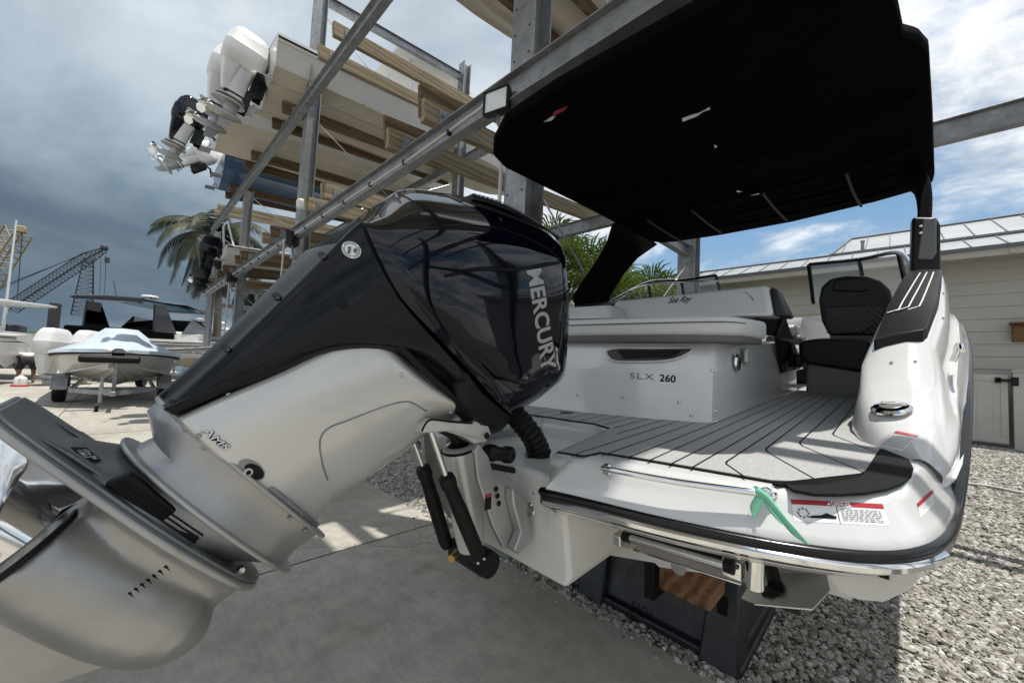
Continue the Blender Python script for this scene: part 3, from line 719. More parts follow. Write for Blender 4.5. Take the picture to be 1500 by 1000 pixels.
mb = MB(); q = .125; mb.loft([[V((gx1+.17+a*q*k, GY+b_*q*k, z)) for a, b_ in ((-1, -1), (1, -1), (1, 1), (-1, 1))] for z, k in ((1.94, 1), (1.97, 1), (2.03, .1))]); mb.build('cap', M['vinylfence'], fp)
fp2 = empty('vinyl_fence', (gx1+1, GY, 0), 'cream vinyl fence panel running off the right edge', 'fence'); panel(gx1+.28, gx1+3, fp2)
mb = MB(); pts = [PZ(x, y, .03) for x, y in ((1400, 705), (1420, 708), (1450, 712), (1500, 722), (1560, 730))]
mb.tube(catmull(pts, 5), .022, 8); tag(mb.build('hose', M['siding'], smooth=50), 'pale pipe lying across the sunlit gravel', 'pipe')
# ---------------------------------------------------------------- palms
def coconut(pos, h, label, seed, n=24, fl=3.4, lean=(.6, .3), leafm='frond', s=1.0, grp=None, name='coconut_palm', droop=1.0):
    rnd = random.Random(seed); e = empty(name, pos, label, 'palm tree', grp); p = V(pos)
    top = p+V((lean[0], lean[1], h)); mid = p+V((lean[0]*.2, lean[1]*.2, h*.5))
    mb = MB(); pts = catmull([p, mid, top], 12); mb.tube(pts, [(.2-.08*i/len(pts))*s*(1+.08*(i % 2)) for i in range(len(pts))], 10); mb.build('trunk', M['bark'], e, smooth=50)
    mb = MB()
    for k in range(n):
        az = k*2.39996+rnd.uniform(-.2, .2); el = R(70-150*(k/n)**.9*droop+rnd.uniform(-8, 8)); L = fl*rnd.uniform(.8, 1.05)
        d = V((math.cos(az), math.sin(az), 0)); pos_ = top.copy(); a = el; prev = pos_.copy(); S = 34; pl = []
        for i in range(S+1):
            pl.append(pos_.copy()); pos_ = pos_ + (d*math.cos(a)+V((0, 0, 1))*math.sin(a))*L/S; a -= R(3.4+rnd.uniform(0, .8))*(1 if a > R(-80) else 0)
        mb.tube(pl, [.03*s*(1-i/(S+2)) for i in range(S+1)], 4)
        side = d.cross(V((0, 0, 1)))
        for i in range(3, S):
            t = i/S; ll = L*.26*(math.sin(math.pi*min(1, t*.9+.12))**.7)
            for sub in (0, .5):
                q = pl[i].lerp(pl[i+1], sub); fw = (pl[i+1]-pl[i]).normalized()
                for sd in (-1, 1):
                    dr = (side*sd*.75+fw*.55+V((0, 0, -.35-.5*t+rnd.uniform(-.15, .15)))).normalized()
                    tip = q+dr*ll*rnd.uniform(.8, 1.05)+V((0, 0, -.12*ll)); midp = q+dr*ll*.5
                    wv = fw*.017*s*1.3
                    mb.add([q-wv, q+wv, midp+wv*1.1, tip, midp-wv*1.1], [(0, 1, 2, 4), (4, 2, 3)])
    mb.build('crown', M[leafm], e); return e
def at(px, depth, z=0):     # ground point on the sight line through photo column px at forward depth
    r = FWD*1.0 + RGT*((px-750)/FPX); r.z = 0; r2 = r*(depth); return V((r2.x, r2.y, z))
coconut(at(318, 20.5), 7.7, 'tall coconut palm with drooping fronds at the far end of the rack', 3, 52, 3.9, (-.5, -.4))
coconut(at(352, 33), 6.8, 'distant coconut palm seen between the rack timbers', 5, 18, 3.0, (.4, .3), grp='palms behind the rack')
def fanpalm(pos, h, label, seed, n=34, fl=1.15, name='fan_palm', s=1):
    rnd = random.Random(seed); e = empty(name, pos, label, 'palm tree', 'fan palms behind the rack'); top = V(pos)+V((0, 0, h))
    mb = MB(); mb.tube([V(pos), V(pos)+V((.05, 0, h*.5)), top], [.19, .17, .2], 10); mb.build('trunk', M['bark'], e, smooth=50)
    mg = MB(); md = MB()
    for k in range(n):
        dry = k > n*.8
        az = k*2.39996; el = R(85-(140 if not dry else 165)*(k/n)+rnd.uniform(-8, 8)); mb = md if dry else mg
        d = V((math.cos(az)*math.cos(el), math.sin(az)*math.cos(el), math.sin(el))); c = top+d*rnd.uniform(.7, 1.2)*fl
        mb.tube([top, top+(c-top)*.5+V((0, 0, .06)), c], .014, 4)
        side = d.cross(V((0, 0, 1))); side = side.normalized() if side.length > .1 else V((1, 0, 0)); upd = side.cross(d)
        for j in range(24):
            a = R(-125+250*j/23); dr = (d*math.cos(a)+side*math.sin(a)+upd*rnd.uniform(-.1, .12)).normalized(); ll = fl*rnd.uniform(.75, 1.0)*(1-.15*abs(a)/2.2)
            m1 = c+dr*ll*.55; tip = c+dr*ll+V((0, 0, -ll*(.3 if not dry else .6))); wv = dr.cross(upd).normalized()*.026*fl
            mb.add([c, m1-wv, tip, m1+wv], [(0, 1, 2, 3)])
    mg.build('crown', M['frond_g'], e); md.build('dry_fronds', M['frond_dry'], e); return e
fanpalm(at(870, 11.5), 3.3, 'bright green fan palm between the outboard and the dark canopy leg', 1, 40, 1.3)
fanpalm(at(905, 13.5), 3.1, 'green fan palm just left of the second rear post', 2, 36, 1.2)
fanpalm(at(955, 12.5), 3.0, 'green fan palm right against the rear rack post', 3, 40, 1.25)
fanpalm(at(1035, 15), 2.6, 'low fan palm whose tips show right of the rear post', 4, 34, 1.2)
fanpalm(at(812, 12.5), 4.3, 'tall fan palm with brown hanging fronds behind the nearest post', 6, 40, 1.3)
fanpalm(at(700, 19), 3.0, 'fan palm hidden low behind the outboard cowl', 8, 30, 1.3)
def bush(pos, r, h, label, seed, m='bush', n=900):
    rnd = random.Random(seed); e = empty('bush', pos, label, 'bush', 'bushes'); mb = MB()
    for k in range(n):
        u = V((rnd.gauss(0, 1), rnd.gauss(0, 1), rnd.gauss(0, 1))).normalized()*rnd.uniform(.55, 1.0)
        c = V(pos)+V((u.x*r, u.y*r, h*.5+u.z*h*.5+.12*math.sin(u.x*9+u.y*7))); a = V((rnd.uniform(-1, 1), rnd.uniform(-1, 1), rnd.uniform(-1, 1))).normalized()*.16; b_ = a.cross(V((rnd.uniform(-1, 1), rnd.uniform(-1, 1), rnd.uniform(-1, 1)))).normalized()*.07
        mb.add([c-a, c+b_, c+a, c-b_], [(0, 1, 2, 3)])
    mb.build('foliage', M[m], e)
    mb = MB(); mb.tube([V(pos), V(pos)+V((.05, 0, h*.6))], .06, 6); mb.build('stem', M['bark'], e)
bush(at(318, 32), 2.1, 3.0, 'rounded dark bush behind the left rack post', 1); bush(at(298, 34), 1.6, 2.6, 'smaller dark bush left of the left rack post', 2)
bush(at(345, 30), 1.4, 2.3, 'dark bush between the white lamp and the rack', 3)
# ---------------------------------------------------------------- boats and people in the yard, left
hd = -90
GY_ = 'boats parked in the yard'
def wrap(e, T, L, B, D):
    m = MB(); rings = []
    for t, hw, zz in ((0, .46, .5), (.12, .5, .62), (.45, .5, .78), (.7, .49, .70), (.84, .42, .42), (.93, .3, .14), (.985, .08, .04)):
        z0 = D*(1+.3*t**1.5)+.01; hh = hw*B*1.03
        rings.append([V((-hh, L*t, z0-.05)), V((-hh*.98, L*t, z0+.03)), V((-hh*.55, L*t, z0+zz*.45)), V((-hh*.25, L*t, z0+zz*.97)), V((0, L*t, z0+zz)), V((hh*.25, L*t, z0+zz*.97)), V((hh*.55, L*t, z0+zz*.42)), V((hh*.98, L*t, z0+.03)), V((hh, L*t, z0-.05))])
    m.loft(rings, caps=True, ring_closed=False); m.build('shrinkwrap_cover', M['wrap'], e, M=T, smooth=60)
e, T = hull('trailered_boat', (-19.0, -.15, .36), 6.0, 2.5, .70, 'boat on a road trailer, bow towards us, under a pale blue shrinkwrap cover', 'boat', None, rise=.3, sidem='alu', botm='alu', head=hd, top=wrap, pitch=1, deadr=.22)
tr = empty('boat_trailer', (-15, -.15, 0), 'galvanised boat trailer with jockey wheel under the shrinkwrapped boat', 'trailer')
for sy in (-1, 1):
    yy = -.17+sy*.98
    w_ = MB(); w_.lathe([(.2, -.11), (.31, -.11), (.33, -.07), (.33, .07), (.31, .11), (.2, .11)], (-15.1, yy, .33), (0, 1, 0), 24); o = w_.build('wheel', M['rubber'], tr, smooth=40)
    m = MB(); m.lathe([(.02, -.08), (.19, -.06), (.2, .08), (.02, .09)], (-15.1, yy, .33), (0, 1, 0), 16); m.build('rim', M['galv'], o, smooth=40)
    m = MB(); rr = []
    for a in range(0, 181, 20):
        c, s_ = math.cos(R(a)), math.sin(R(a)); rr.append([V((-15.1+c*.42, yy-.14, .34+s_*.38)), V((-15.1+c*.42, yy+.14, .34+s_*.38)), V((-15.1+c*.40, yy+.14, .34+s_*.36)), V((-15.1+c*.40, yy-.14, .34+s_*.36))])
    m.loft(rr); m.build('fender', M['galv'], tr, smooth=30)
    m = MB(); m.bar((-18, yy-sy*.22, .36), (-14.3, yy-sy*.22, .36), .06, .1); m.bar((-14.3, yy-sy*.22, .36), (-12.9, -.17, .38), .06, .1); m.build('frame_rail', M['galv'], tr)
m = MB(); m.bar((-13.8, -.17, .38), (-12.45, -.17, .4), .07, .08); m.box((-12.4, -.17, .42), (.14, .09, .1)); m.bar((-13.25, -.17, .4), (-13.2, -.17, 1.0), .07, .07); m.box((-13.15, -.17, 1.02), (.12, .26, .1)); m.build('tongue', M['galv'], tr, bevel=.008)
m = MB(); m.tube([(-12.7, -.36, .2), (-12.7, -.36, .62)], .035, 10); m.tube([(-12.7, -.36, .62), (-12.7, -.36, .78)], .025, 8); m.box((-12.7, -.28, .45), (.09, .16, .1)); m.build('jack', M['galv'], tr, smooth=40)
m = MB(); m.lathe([(.03, -.03), (.1, -.03), (.1, .03), (.03, .03)], (-12.7, -.40, .1), (0, 1, 0), 16); m.build('jockey_wheel', M['rubber'], tr, smooth=40)
for y in (-1.15, .8):
    m = MB(); m.bar((-15.1, -.17, .33), (-15.1, y, .33), .06, .06); m.build('axle', M['galv'], tr)
q = PX(162, 526, -12.85); m = MB(); m.tube([q+V((0, -.5, 0)), q+V((0, -.47, 0)), q+V((0, .47, 0)), q+V((0, .5, 0))], [.06, .09, .09, .06], 14); tag(m.build('fender_roll', M['rubber'], smooth=40), 'long black foam roll strapped across the shrinkwrapped bow', 'fender')
# express cruiser with black hardtop behind
S0, B0 = at(128, 15.2), at(330, 23.5)
dv = (B0-S0); hdg = math.degrees(math.atan2(-dv.x, dv.y))
def cruiser(e, T, L, B, D):
    m = MB(); rings = []
    for t, z, k in ((-.02, .0, .92), (0, .05, 1), (.5, .12, 1), (1, .03, .9), (1.02, -.02, .8)):
        rings.append([V((x*B*.46*k, L*(.08+.5*t), D+1.62+z+dz_)) for x, dz_ in ((-1, -.05), (-.9, .03), (0, .09), (.9, .03), (1, -.05), (.9, -.09), (-.9, -.09))])
    m.loft(rings); m.build('hardtop', M['black_gloss'], e, M=T, smooth=30)
    for sx in (-1, 1):
        m = MB(); m.prism([(sx*B*.44, L*.15, D+.3), (sx*B*.44, L*.30, D+.3), (sx*B*.42, L*.22, D+1.52), (sx*B*.42, L*.15, D+1.52)], (-sx*.08, 0, 0)); m.build('arch_leg', M['black_gloss'], e, M=T)
        m = MB(); m.prism([(sx*B*.43, L*.34, D+.35), (sx*B*.38, L*.66, D+.45), (sx*B*.34, L*.60, D+1.0), (sx*B*.41, L*.42, D+1.12)], (-sx*.02, 0, 0)); m.build('side_window', M['glass_dark'], e, M=T)
    m = MB(); m.prism([(-B*.38, L*.66, D+.45), (B*.38, L*.66, D+.45), (B*.34, L*.58, D+1.1), (-B*.34, L*.58, D+1.1)], (0, .02, .02)); m.build('windscreen', M['glass_dark'], e, M=T)
    m = MB(); m.loft([[V((x*B*k, y, z)) for x, y, z in ((-1, L*.3, D), (-1, L*.3, D+.45), (1, L*.3, D+.45), (1, L*.3, D))] for k in (.42,)] + [[V((x*B*.4, y, z)) for x, y, z in ((-1, L*.86, D+.1), (-1, L*.8, D+.5), (1, L*.8, D+.5), (1, L*.86, D+.1))]]); m.build('cabin', M['gel_dull'], e, M=T, bevel=.1)
    m = MB(); m.loft([[V((x*B*.44, L*y, z)) for x, z in ((-1, D), (-1, D+.42), (1, D+.42), (1, D))] for y in (.06, .29)]); m.build('cockpit_cover', M['canvas'], e, M=T, bevel=.08)
    m = MB(); m.lathe([(.12, -.2), (.12, 0), (.3, .02), (.32, .1), (.28, .17), (.05, .2)], (0, L*.32, D+1.9), (0, 0, 1), 20); m.build('radar_dome', M['white'], e, M=T, smooth=40)
    m = MB(); m.tube([(-.5, L*.2, D+1.6), (-.62, L*.18, D+2.5)], .012, 6); m.tube([(.5, L*.25, D+1.7), (.5, L*.25, D+1.95)], .03, 6); m.build('antenna', M['crane'], e, M=T)
e, T = hull('express_cruiser', (S0.x, S0.y, .55), dv.length, 3.3, 1.25, 'large white cruiser with a glossy black hardtop and radar dome', 'boat', GY_, head=hdg, top=cruiser, pitch=0, deadr=.4, stripe='decal_grey')
for k, (px_, dpt) in enumerate(((98, 13.7), (147, 14.6))):
    p = at(px_, dpt); outboard((p.x, p.y, 1.02), 4, M['white'], ('big white outboard left of its twin, behind the shrinkwrapped bow', 'big white outboard partly behind the blue shrinkwrap, right of its twin')[k], 'big white outboards', 1.12, head=hdg)
# centre console boats far left
p = at(82, 15.5); 
e, T = hull('console_boat', (p.x, p.y, .62), 8.5, 2.6, 1.05, 'white centre console boat with a white T top, its stern at the left edge', 'boat', GY_, head=140, top=lambda e, T, L, B, D: ttop(e, T, L, B, D, 1.25, .12, .55, .42), pitch=0, rise=.4, botm='hullblue', stripe='decal_grey')
p = at(45, 21)
e, T = hull('console_boat', (p.x, p.y, .7), 9.0, 2.8, 1.1, 'farther white boat with pale windscreen behind the T top boat', 'boat', GY_, head=125, top=lambda e, T, L, B, D: ttop(e, T, L, B, D, 1.6, .25, .6, .4), pitch=0, rise=.4, stripe='decal_black')
p = at(275, 17.5)
e, T = hull('runabout', (p.x, p.y, .6), 6.5, 2.3, .8, 'small white runabout with a dark stripe between the cruiser and the black outboard', 'boat', GY_, head=-60, pitch=2, rise=.4, stripe='decal_black')
def bowrail(e, T, L, B, D):
    m = MB(); m.tube(catmull([(-B*.4, L*.5, D+.35), (-B*.3, L*.8, D+.5), (0, L*.98, D+.55), (B*.3, L*.8, D+.5), (B*.4, L*.5, D+.35)], 5), .016, 6)
    for x, y in ((-.4, .5), (-.3, .8), (.3, .8), (.4, .5)): m.tube([(B*x, L*y, D*1.1), (B*x, L*y, D+.45)], .013, 6)
    m.build('bow_rail', M['chrome'], e, M=T, smooth=40)
bowrail(e, T, 6.5, 2.3, .8)
tr2 = empty('boat_trailer', (p.x, p.y, 0), 'dark boat trailer with a silver fender right of the shrinkwrapped boat', 'trailer')
for k, d in enumerate((-.8, .8)):
    c = at(252, 14.5) + V((0, .0, 0)) + V((.3*d, .9*d, 0))
    m = MB(); m.lathe([(.1, -.1), (.3, -.1), (.32, 0), (.3, .1), (.1, .1)], c+V((0, 0, .32)), (.3, 1, 0), 20); m.build('wheel', M['rubber'], tr2, smooth=40)
c = at(262, 14); m = MB(); m.bar(c+V((-2.2, -.3, .42)), c+V((1.8, .5, .42)), .08, .12); m.bar(c+V((-2.2, .9, .42)), c+V((1.8, .5, .42)), .08, .12); m.build('frame_rail', M['galv'], tr2)
m = MB(); m.tube([c+V((-.9, 0, .45)), c+V((-.9, 0, 1.3)), c+V((-.9, .5, 1.35)), c+V((-.9, .9, 1.3)), c+V((-.9, .9, .45))], .025, 8); m.build('guide_posts', M['galv'], tr2, smooth=40)
# stands, jugs
jug = empty('jug', at(37, 12.6), 'white plastic jug with a red base standing on the concrete', 'jug'); j0 = at(37, 12.6)
m = MB(); m.lathe([(.13, .03), (.15, .05), (.15, .22), (.12, .3), (.05, .34), (.04, .39), (.0, .39)], j0, (0, 0, 1), 16); m.build('bottle', M['white'], jug, smooth=40)
m = MB(); m.lathe([(.2, 0), (.2, .05), (.15, .05)], j0, (0, 0, 1), 16); m.build('base', M['red'], jug, smooth=40)
m = MB(); m.tube([j0+V((.1, 0, .3)), j0+V((.16, 0, .27)), j0+V((.15, 0, .17))], .018, 6); m.build('handle', M['white'], jug)
# person bending forward (single skinned body)
pp = at(44, 13.4)
def person(p, face):
    e = empty('person', p, 'person in a white shirt and dark shorts bending forward under the white boats', 'person')
    Mx = Matrix.Translation(p) @ Matrix.Rotation(face, 4, 'Z')
    J = {'pel': (0, 0, .86, .15), 'sp': (0, .2, .97, .14), 'ch': (0, .42, .98, .16), 'nk': (0, .56, .95, .07), 'hd': (0, .66, .93, .095), 'hd2': (0, .76, .9, .08),
         'lh': (-.11, -.02, .82, .1), 'lk': (-.16, .04, .46, .065), 'la': (-.17, -.04, .1, .045), 'lf': (-.18, .14, .045, .04), 'rh': (.11, -.02, .82, .1), 'rk': (.16, .1, .47, .065), 'ra': (.17, .04, .1, .045), 'rf': (.18, .22, .045, .04),
         'ls': (-.2, .42, .96, .075), 'le': (-.27, .46, .68, .045), 'lw': (-.2, .6, .47, .032), 'lhn': (-.17, .66, .40, .035), 'rs': (.2, .42, .96, .075), 're': (.28, .48, .69, .045), 'rw': (.22, .64, .5, .032), 'rhn': (.2, .7, .43, .035)}
    E_ = [('pel', 'sp'), ('sp', 'ch'), ('ch', 'nk'), ('nk', 'hd'), ('hd', 'hd2'), ('pel', 'lh'), ('lh', 'lk'), ('lk', 'la'), ('la', 'lf'), ('pel', 'rh'), ('rh', 'rk'), ('rk', 'ra'), ('ra', 'rf'), ('ch', 'ls'), ('ls', 'le'), ('le', 'lw'), ('lw', 'lhn'), ('ch', 'rs'), ('rs', 're'), ('re', 'rw'), ('rw', 'rhn')]
    def skin(keys, nm, mt, grow=0):
        ks = [k for k in J if k in keys]; me = bpy.data.meshes.new(nm); me.from_pydata([Mx @ V(J[k][:3]) for k in ks], [(ks.index(a), ks.index(b_)) for a, b_ in E_ if a in ks and b_ in ks], [])
        me.materials.append(mt); o = bpy.data.objects.new(nm, me); col.objects.link(o)
        md = o.modifiers.new('s', 'SKIN'); md.use_smooth_shade = True
        for i, k in enumerate(ks):
            me.skin_vertices[0].data[i].radius = (J[k][3]+grow,)*2; me.skin_vertices[0].data[i].use_root = (i == 0)
        o.modifiers.new('u', 'SUBSURF').render_levels = 2; setparent(o, e); return o
    skin(set(J), 'body', M['skin'])
    skin({'pel', 'sp', 'ch', 'ls', 'rs', 'le', 're'}, 'shirt', M['shirt'], .02); skin({'pel', 'lh', 'rh', 'lk', 'rk'}, 'shorts', M['shorts'], .028)
    m = MB(); m.lathe([(.02, .12), (.09, .09), (.115, .02), (.11, -.05), (.02, -.06)], Mx @ V((0, .68, .97)), Mx.to_3x3() @ V((0, .2, 1)), 12); m.build('hair', M['hair'], e, smooth=60)
person(pp, R(100))
# quay railing
rl = empty('quay_railing', at(40, 23), 'white quay railing with thin upright bars behind the bending person', 'railing')
a_, b_ = at(-60, 22.5), at(108, 22.5)
m = MB(); m.bar(a_+V((0, 0, .95)), b_+V((0, 0, .95)), .06, .06); m.bar(a_+V((0, 0, .12)), b_+V((0, 0, .12)), .05, .12); m.build('rail', M['white'], rl)
N = 44
for k in range(N+1):
    q = a_.lerp(b_, k/N); m = MB(); m.box(q+V((0, 0, .53)), (.03, .03, .8)); m.build('baluster', M['crane'], rl)
# lamp and poles
def lamp(px, d, h, label):
    p = at(px, d); e = empty('yard_lamp', p, label, 'lamp post'); m = MB(); m.tube([p, p+V((0, 0, h-.5))], [.09, .06], 10); m.lathe([(.11, 0), (.11, .3), (.07, .35)], p, (0, 0, 1), 10); m.build('post', M['white'], e, smooth=40)
    m = MB(); m.lathe([(.5, -.3), (.42, -.22), (.2, -.14), (.13, -.1), (.13, .0), (.2, .03), (.17, .12), (.03, .2)], p+V((0, 0, h)), (0, 0, 1), 20, caps=False); m.build('shade', M['white'], e, smooth=40)
    m = MB(); m.lathe([(.03, -.45), (.12, -.42), (.12, -.26), (.05, -.22)], p+V((0, 0, h)), (0, 0, 1), 12); m.build('lantern', M['lamp_glass'], e, smooth=40)
lamp(324, 24, 3.05, 'white bell shaped lamp on a post right of the rack end')
p = at(290, 24); m = MB(); m.tube([p, p+V((0, 0, 3.3))], .13, 10); m.lathe([(.22, 0), (.22, .06), (.1, .1)], p+V((0, 0, 3.3)), (0, 0, 1), 12); m.box(p+V((.15, 0, 2.9)), (.2, .1, .16)); tag(m.build('dock_piling', M['white'], smooth=40), 'plain white piling standing behind the cruiser bow', 'piling')
p = at(2, 30); m = MB(); m.tube([p, p+V((0, 0, 11))], [.11, .05], 8); tag(m.build('flagpole', M['white'], smooth=40), 'thin white pole at the left picture edge', 'pole')
p = at(75, 18); m = MB(); m.tube([p, p+V((0, 0, 3.3))], .2, 10); tag(m.build('dock_piling', M['crane'], smooth=40), 'thick black piling behind the T top', 'piling')
# cranes
def lattice(mb, a, b_, w0, w1, n, r=.07, up=(0, 0, 1)):
    a, b_ = V(a), V(b_); d = (b_-a).normalized(); x = d.cross(V(up)).normalized(); z = x.cross(d); C4 = []
    for i in range(n+1):
        t = i/n; w_ = w0+(w1-w0)*math.sin(math.pi*min(max(t, 0), 1))**.5 if False else w0*(1-t)+w1*t; c = a.lerp(b_, t)
        C4.append([c+x*w_/2*sx+z*w_/2*sz for sx, sz in ((-1, -1), (1, -1), (1, 1), (-1, 1))])
    for k in range(4): mb.tube([q[k] for q in C4], r, 5)
    for i in range(n):
        for k in range(4): mb.tube([C4[i][k], C4[i+1][(k+1) % 4]], r*.55, 4); mb.tube([C4[i][k], C4[i][(k+1) % 4]], r*.5, 4)
def pt(px, py, d):
    r = FWD + RGT*((px-750)/FPX) - UPV*((py-500)/FPX); return CAM + r*d
ce = empty('crawler_crane', at(30, 95), 'dark lattice boom crane against the storm cloud', 'crane'); D_ = 95
m = MB(); lattice(m, pt(15, 452, D_), pt(128, 378, D_), 2.1, 1.9, 22, .10); lattice(m, pt(128, 378, D_), pt(152, 366, D_), 1.9, .8, 4, .10); m.build('boom', M['crane'], ce)
m = MB(); m.box(pt(153, 363, D_), (1.4, 1.4, 1.2)); m.build('boom_head', M['crane'], ce, bevel=.3)
m = MB(); lattice(m, pt(120, 462, D_), pt(130, 378, D_), 3.6, 1.6, 14, .09); m.build('mast', M['crane'], ce)
m = MB(); m.tube([pt(156, 366, D_), pt(153, 430, D_)], .07, 4); m.tube([pt(148, 372, D_), pt(146, 430, D_)], .05, 4); m.box(pt(157, 381, D_), (.9, .9, 1.2)); m.build('hoist_line', M['crane'], ce)
m = MB(); m.tube([pt(130, 368, D_), pt(-40, 440, D_)], .09, 4); m.tube([pt(128, 370, D_), pt(-40, 436, D_)], .09, 4); m.build('pendant_line', M['crane'], ce)
m = MB(); m.box(at(0, 96)+V((0, 0, 2.5)), (9, 7, 5)); m.build('cab', M['crane'], ce, bevel=.3)
c2 = empty('lattice_crane', at(-30, 80), 'tan lattice boom crane cut by the left picture edge', 'crane'); D_ = 80
m = MB(); lattice(m, pt(-60, 470, D_), pt(28, 338, D_), 3.4, 2.8, 16, .16); m.build('boom', M['crane_tan'], c2)
m = MB(); m.tube([pt(33, 338, D_), pt(25, 440, D_)], .08, 4); m.build('hoist_line', M['crane'], c2)
m = MB(); m.box(pt(30, 336, D_), (1.6, 1.6, 1.4)); m.build('boom_head', M['crane_tan'], c2, bevel=.2)
p = at(12, 12.8)
e, T = hull('bowrider', (p.x, p.y, .55), 6.8, 2.3, .85, 'low white bowrider with a grey side stripe, cut by the left picture edge', 'boat', GY_, head=165, pitch=1, rise=.35, stripe='decal_grey', botm='decal_grey')
m = MB(); m.prism([(-.8, 3.2, .95), (.8, 3.2, .95), (.7, 2.8, 1.35), (-.7, 2.8, 1.35)], (0, .02, .01)); m.build('windscreen', M['glass_dark'], e, M=T)
m = MB(); m.tube([(-1.05, 1.2, .9), (-.95, 1.5, 2.0), (.95, 1.5, 2.0), (1.05, 1.2, .9)], .035, 8); m.build('tow_arch', M['white'], e, M=T, smooth=40)
# far shore
rnd = random.Random(4)
m = MB(); 
for k in range(420):
    x = -230+rnd.uniform(-15, 15); y = -150+k*.95+rnd.uniform(-1, 1); h = rnd.uniform(2, 5)+2*noise.noise(V((k*.07, 0, 0))); s_ = rnd.uniform(2.5, 4.5)
    m.lathe([(s_*.3, 0), (s_, h*.35), (s_*.8, h*.8), (s_*.2, h)], (x, y, 0), (rnd.uniform(-.1, .1), rnd.uniform(-.1, .1), 1), 7)
tag(m.build('far_shore', M['bush'], smooth=None), 'low dark tree line on the far shore', 'trees', kind='stuff')
# ---------------------------------------------------------------- the white bowrider on its stand (boat frame: x starboard, y forward, z up from the swim platform)
boat = empty('sport_boat', MBOAT @ V((-.07, 1.6, 0)), 'white sport boat with grey planked swim platform under a black canopy', 'boat')
XC = -.07
def bb(mb, name, m, **k): return mb.build(name, m, boat, M=MBOAT, **k)
def mir(p): return V((2*XC-p[0], p[1], p[2] if len(p) > 2 else 0))
def offset(path, d):                      # inward offset (to the left of travel) of an open/closed plan path
    out = []; n = len(path)
    for i, p in enumerate(path):
        a, b_ = path[i-1], path[(i+1) % n]
        t = (V(b_)-V(a)); t.z = 0; t.normalize(); out.append(V(p)+V((-t.y, t.x, 0))*d)
    return out
st = [(.262, 1.03), (.34, 1.05), (.45, 1.072), (.60, 1.10), (.75, 1.14), (.88, 1.185), (.99, 1.24), (1.07, 1.30), (1.13, 1.38), (1.175, 1.49), (1.21, 1.65), (1.24, 1.9), (1.275, 2.3), (1.33, 3.1)]
notch = [(.10, 1.60), (.165, 1.56), (.20, 1.4), (.225, 1.2), (.24, 1.08)]
st_d = [(p.x, p.y) for p in catmull([V((a, b_, 0)) for a, b_ in st], 4)]
half = notch + st_d
loop = [V((x, y, 0)) for x, y in half] + [mir((x, y, 0)) for x, y in half[::-1]]
# travel is anticlockwise, so +d moves inwards
def layer(z, d, dn=None):
    o = offset(loop, d); nn = len(notch)
    if dn is not None:
        o2 = offset(loop, dn)
        for i in list(range(nn))+list(range(len(loop)-nn, len(loop))): o[i] = o2[i]
    return [V((p.x, p.y, z)) for p in o]
m = MB(); m.loft([layer(-.20, .05, -.0), layer(-.17, .015, -.0), layer(-.135, 0, 0), layer(-.105, .0, 0), layer(-.085, .012, 0), layer(-.055, .038, .0), layer(-.03, .052, .002), layer(-.012, .066, .008), layer(-.002, .082, .02), layer(0, .1, .035)], caps=True)
plat = bb(m, 'swim_platform', M['gel'], smooth=60)
plat.data.materials.append(M['gel'])
# well behind the outboard
m = MB(); m.add([(.1, 1.603, .0), (-.24, 1.603, 0), (-.30, 1.603, -.3), (.16, 1.603, -.3)], [(0, 1, 2, 3)])
for s in (0, 1):
    q = [V((x, y, 0)) for x, y in notch]; q = [mir(p) for p in q] if s else q
    m.loft([[p+V((0, .0, -.002)) for p in q], [p+V((0, 0, -.3)) for p in q]], caps=False, ring_closed=False)
bb(m, 'motor_well', M['gel'], smooth=50)
# hull
rail = [V(p) for p in ((1.24, 1.9, -.12), (1.28, 2.2, -.03), (1.325, 2.6, .11), (1.37, 3.05, .24), (1.41, 3.5, .36), (1.44, 4, .48), (1.48, 4.8, .62), (1.48, 5.8, .72), (1.36, 6.8, .8), (1.02, 7.8, .88), (.5, 8.5, .93), (XC+.03, 8.75, .95))]
railaft = [V((x, y, -.12)) for x, y in st[:-3]]
m = MB(); rings = []
for y, bx, zs, zc, zk, bc in ((1.66, 1.14, -.16, -.42, -.66, 1.0), (2.2, 1.24, -.1, -.42, -.68, 1.06), (3.05, 1.33, .2, -.38, -.7, 1.08), (4, 1.41, .44, -.33, -.7, 1.1), (5.4, 1.45, .66, -.2, -.66, 1.05), (6.8, 1.3, .76, 0, -.5, .85), (7.8, .98, .84, .2, -.2, .5), (8.5, .45, .88, .5, .3, .2), (8.72, .0, .9, .85, .8, .0)):
    hf = [(0, zk), ((bc-XC)*.4, zk+(zc-zk)*.42), ((bc-XC)*.42, zk+(zc-zk)*.38), ((bc-XC)*.9, zc-.01), (bc-XC, zc), (bc-XC+.02, zc+.03), (bx-XC-.02, zs-.12), (bx-XC-.02, zs)]
    rings.append([V((XC+x, y, z)) for x, z in hf[::-1]]+[V((XC-x, y, z)) for x, z in hf[1:]])
m.loft(rings, caps=True, ring_closed=False); bb(m, 'hull', M['gel_dull'], smooth=30)
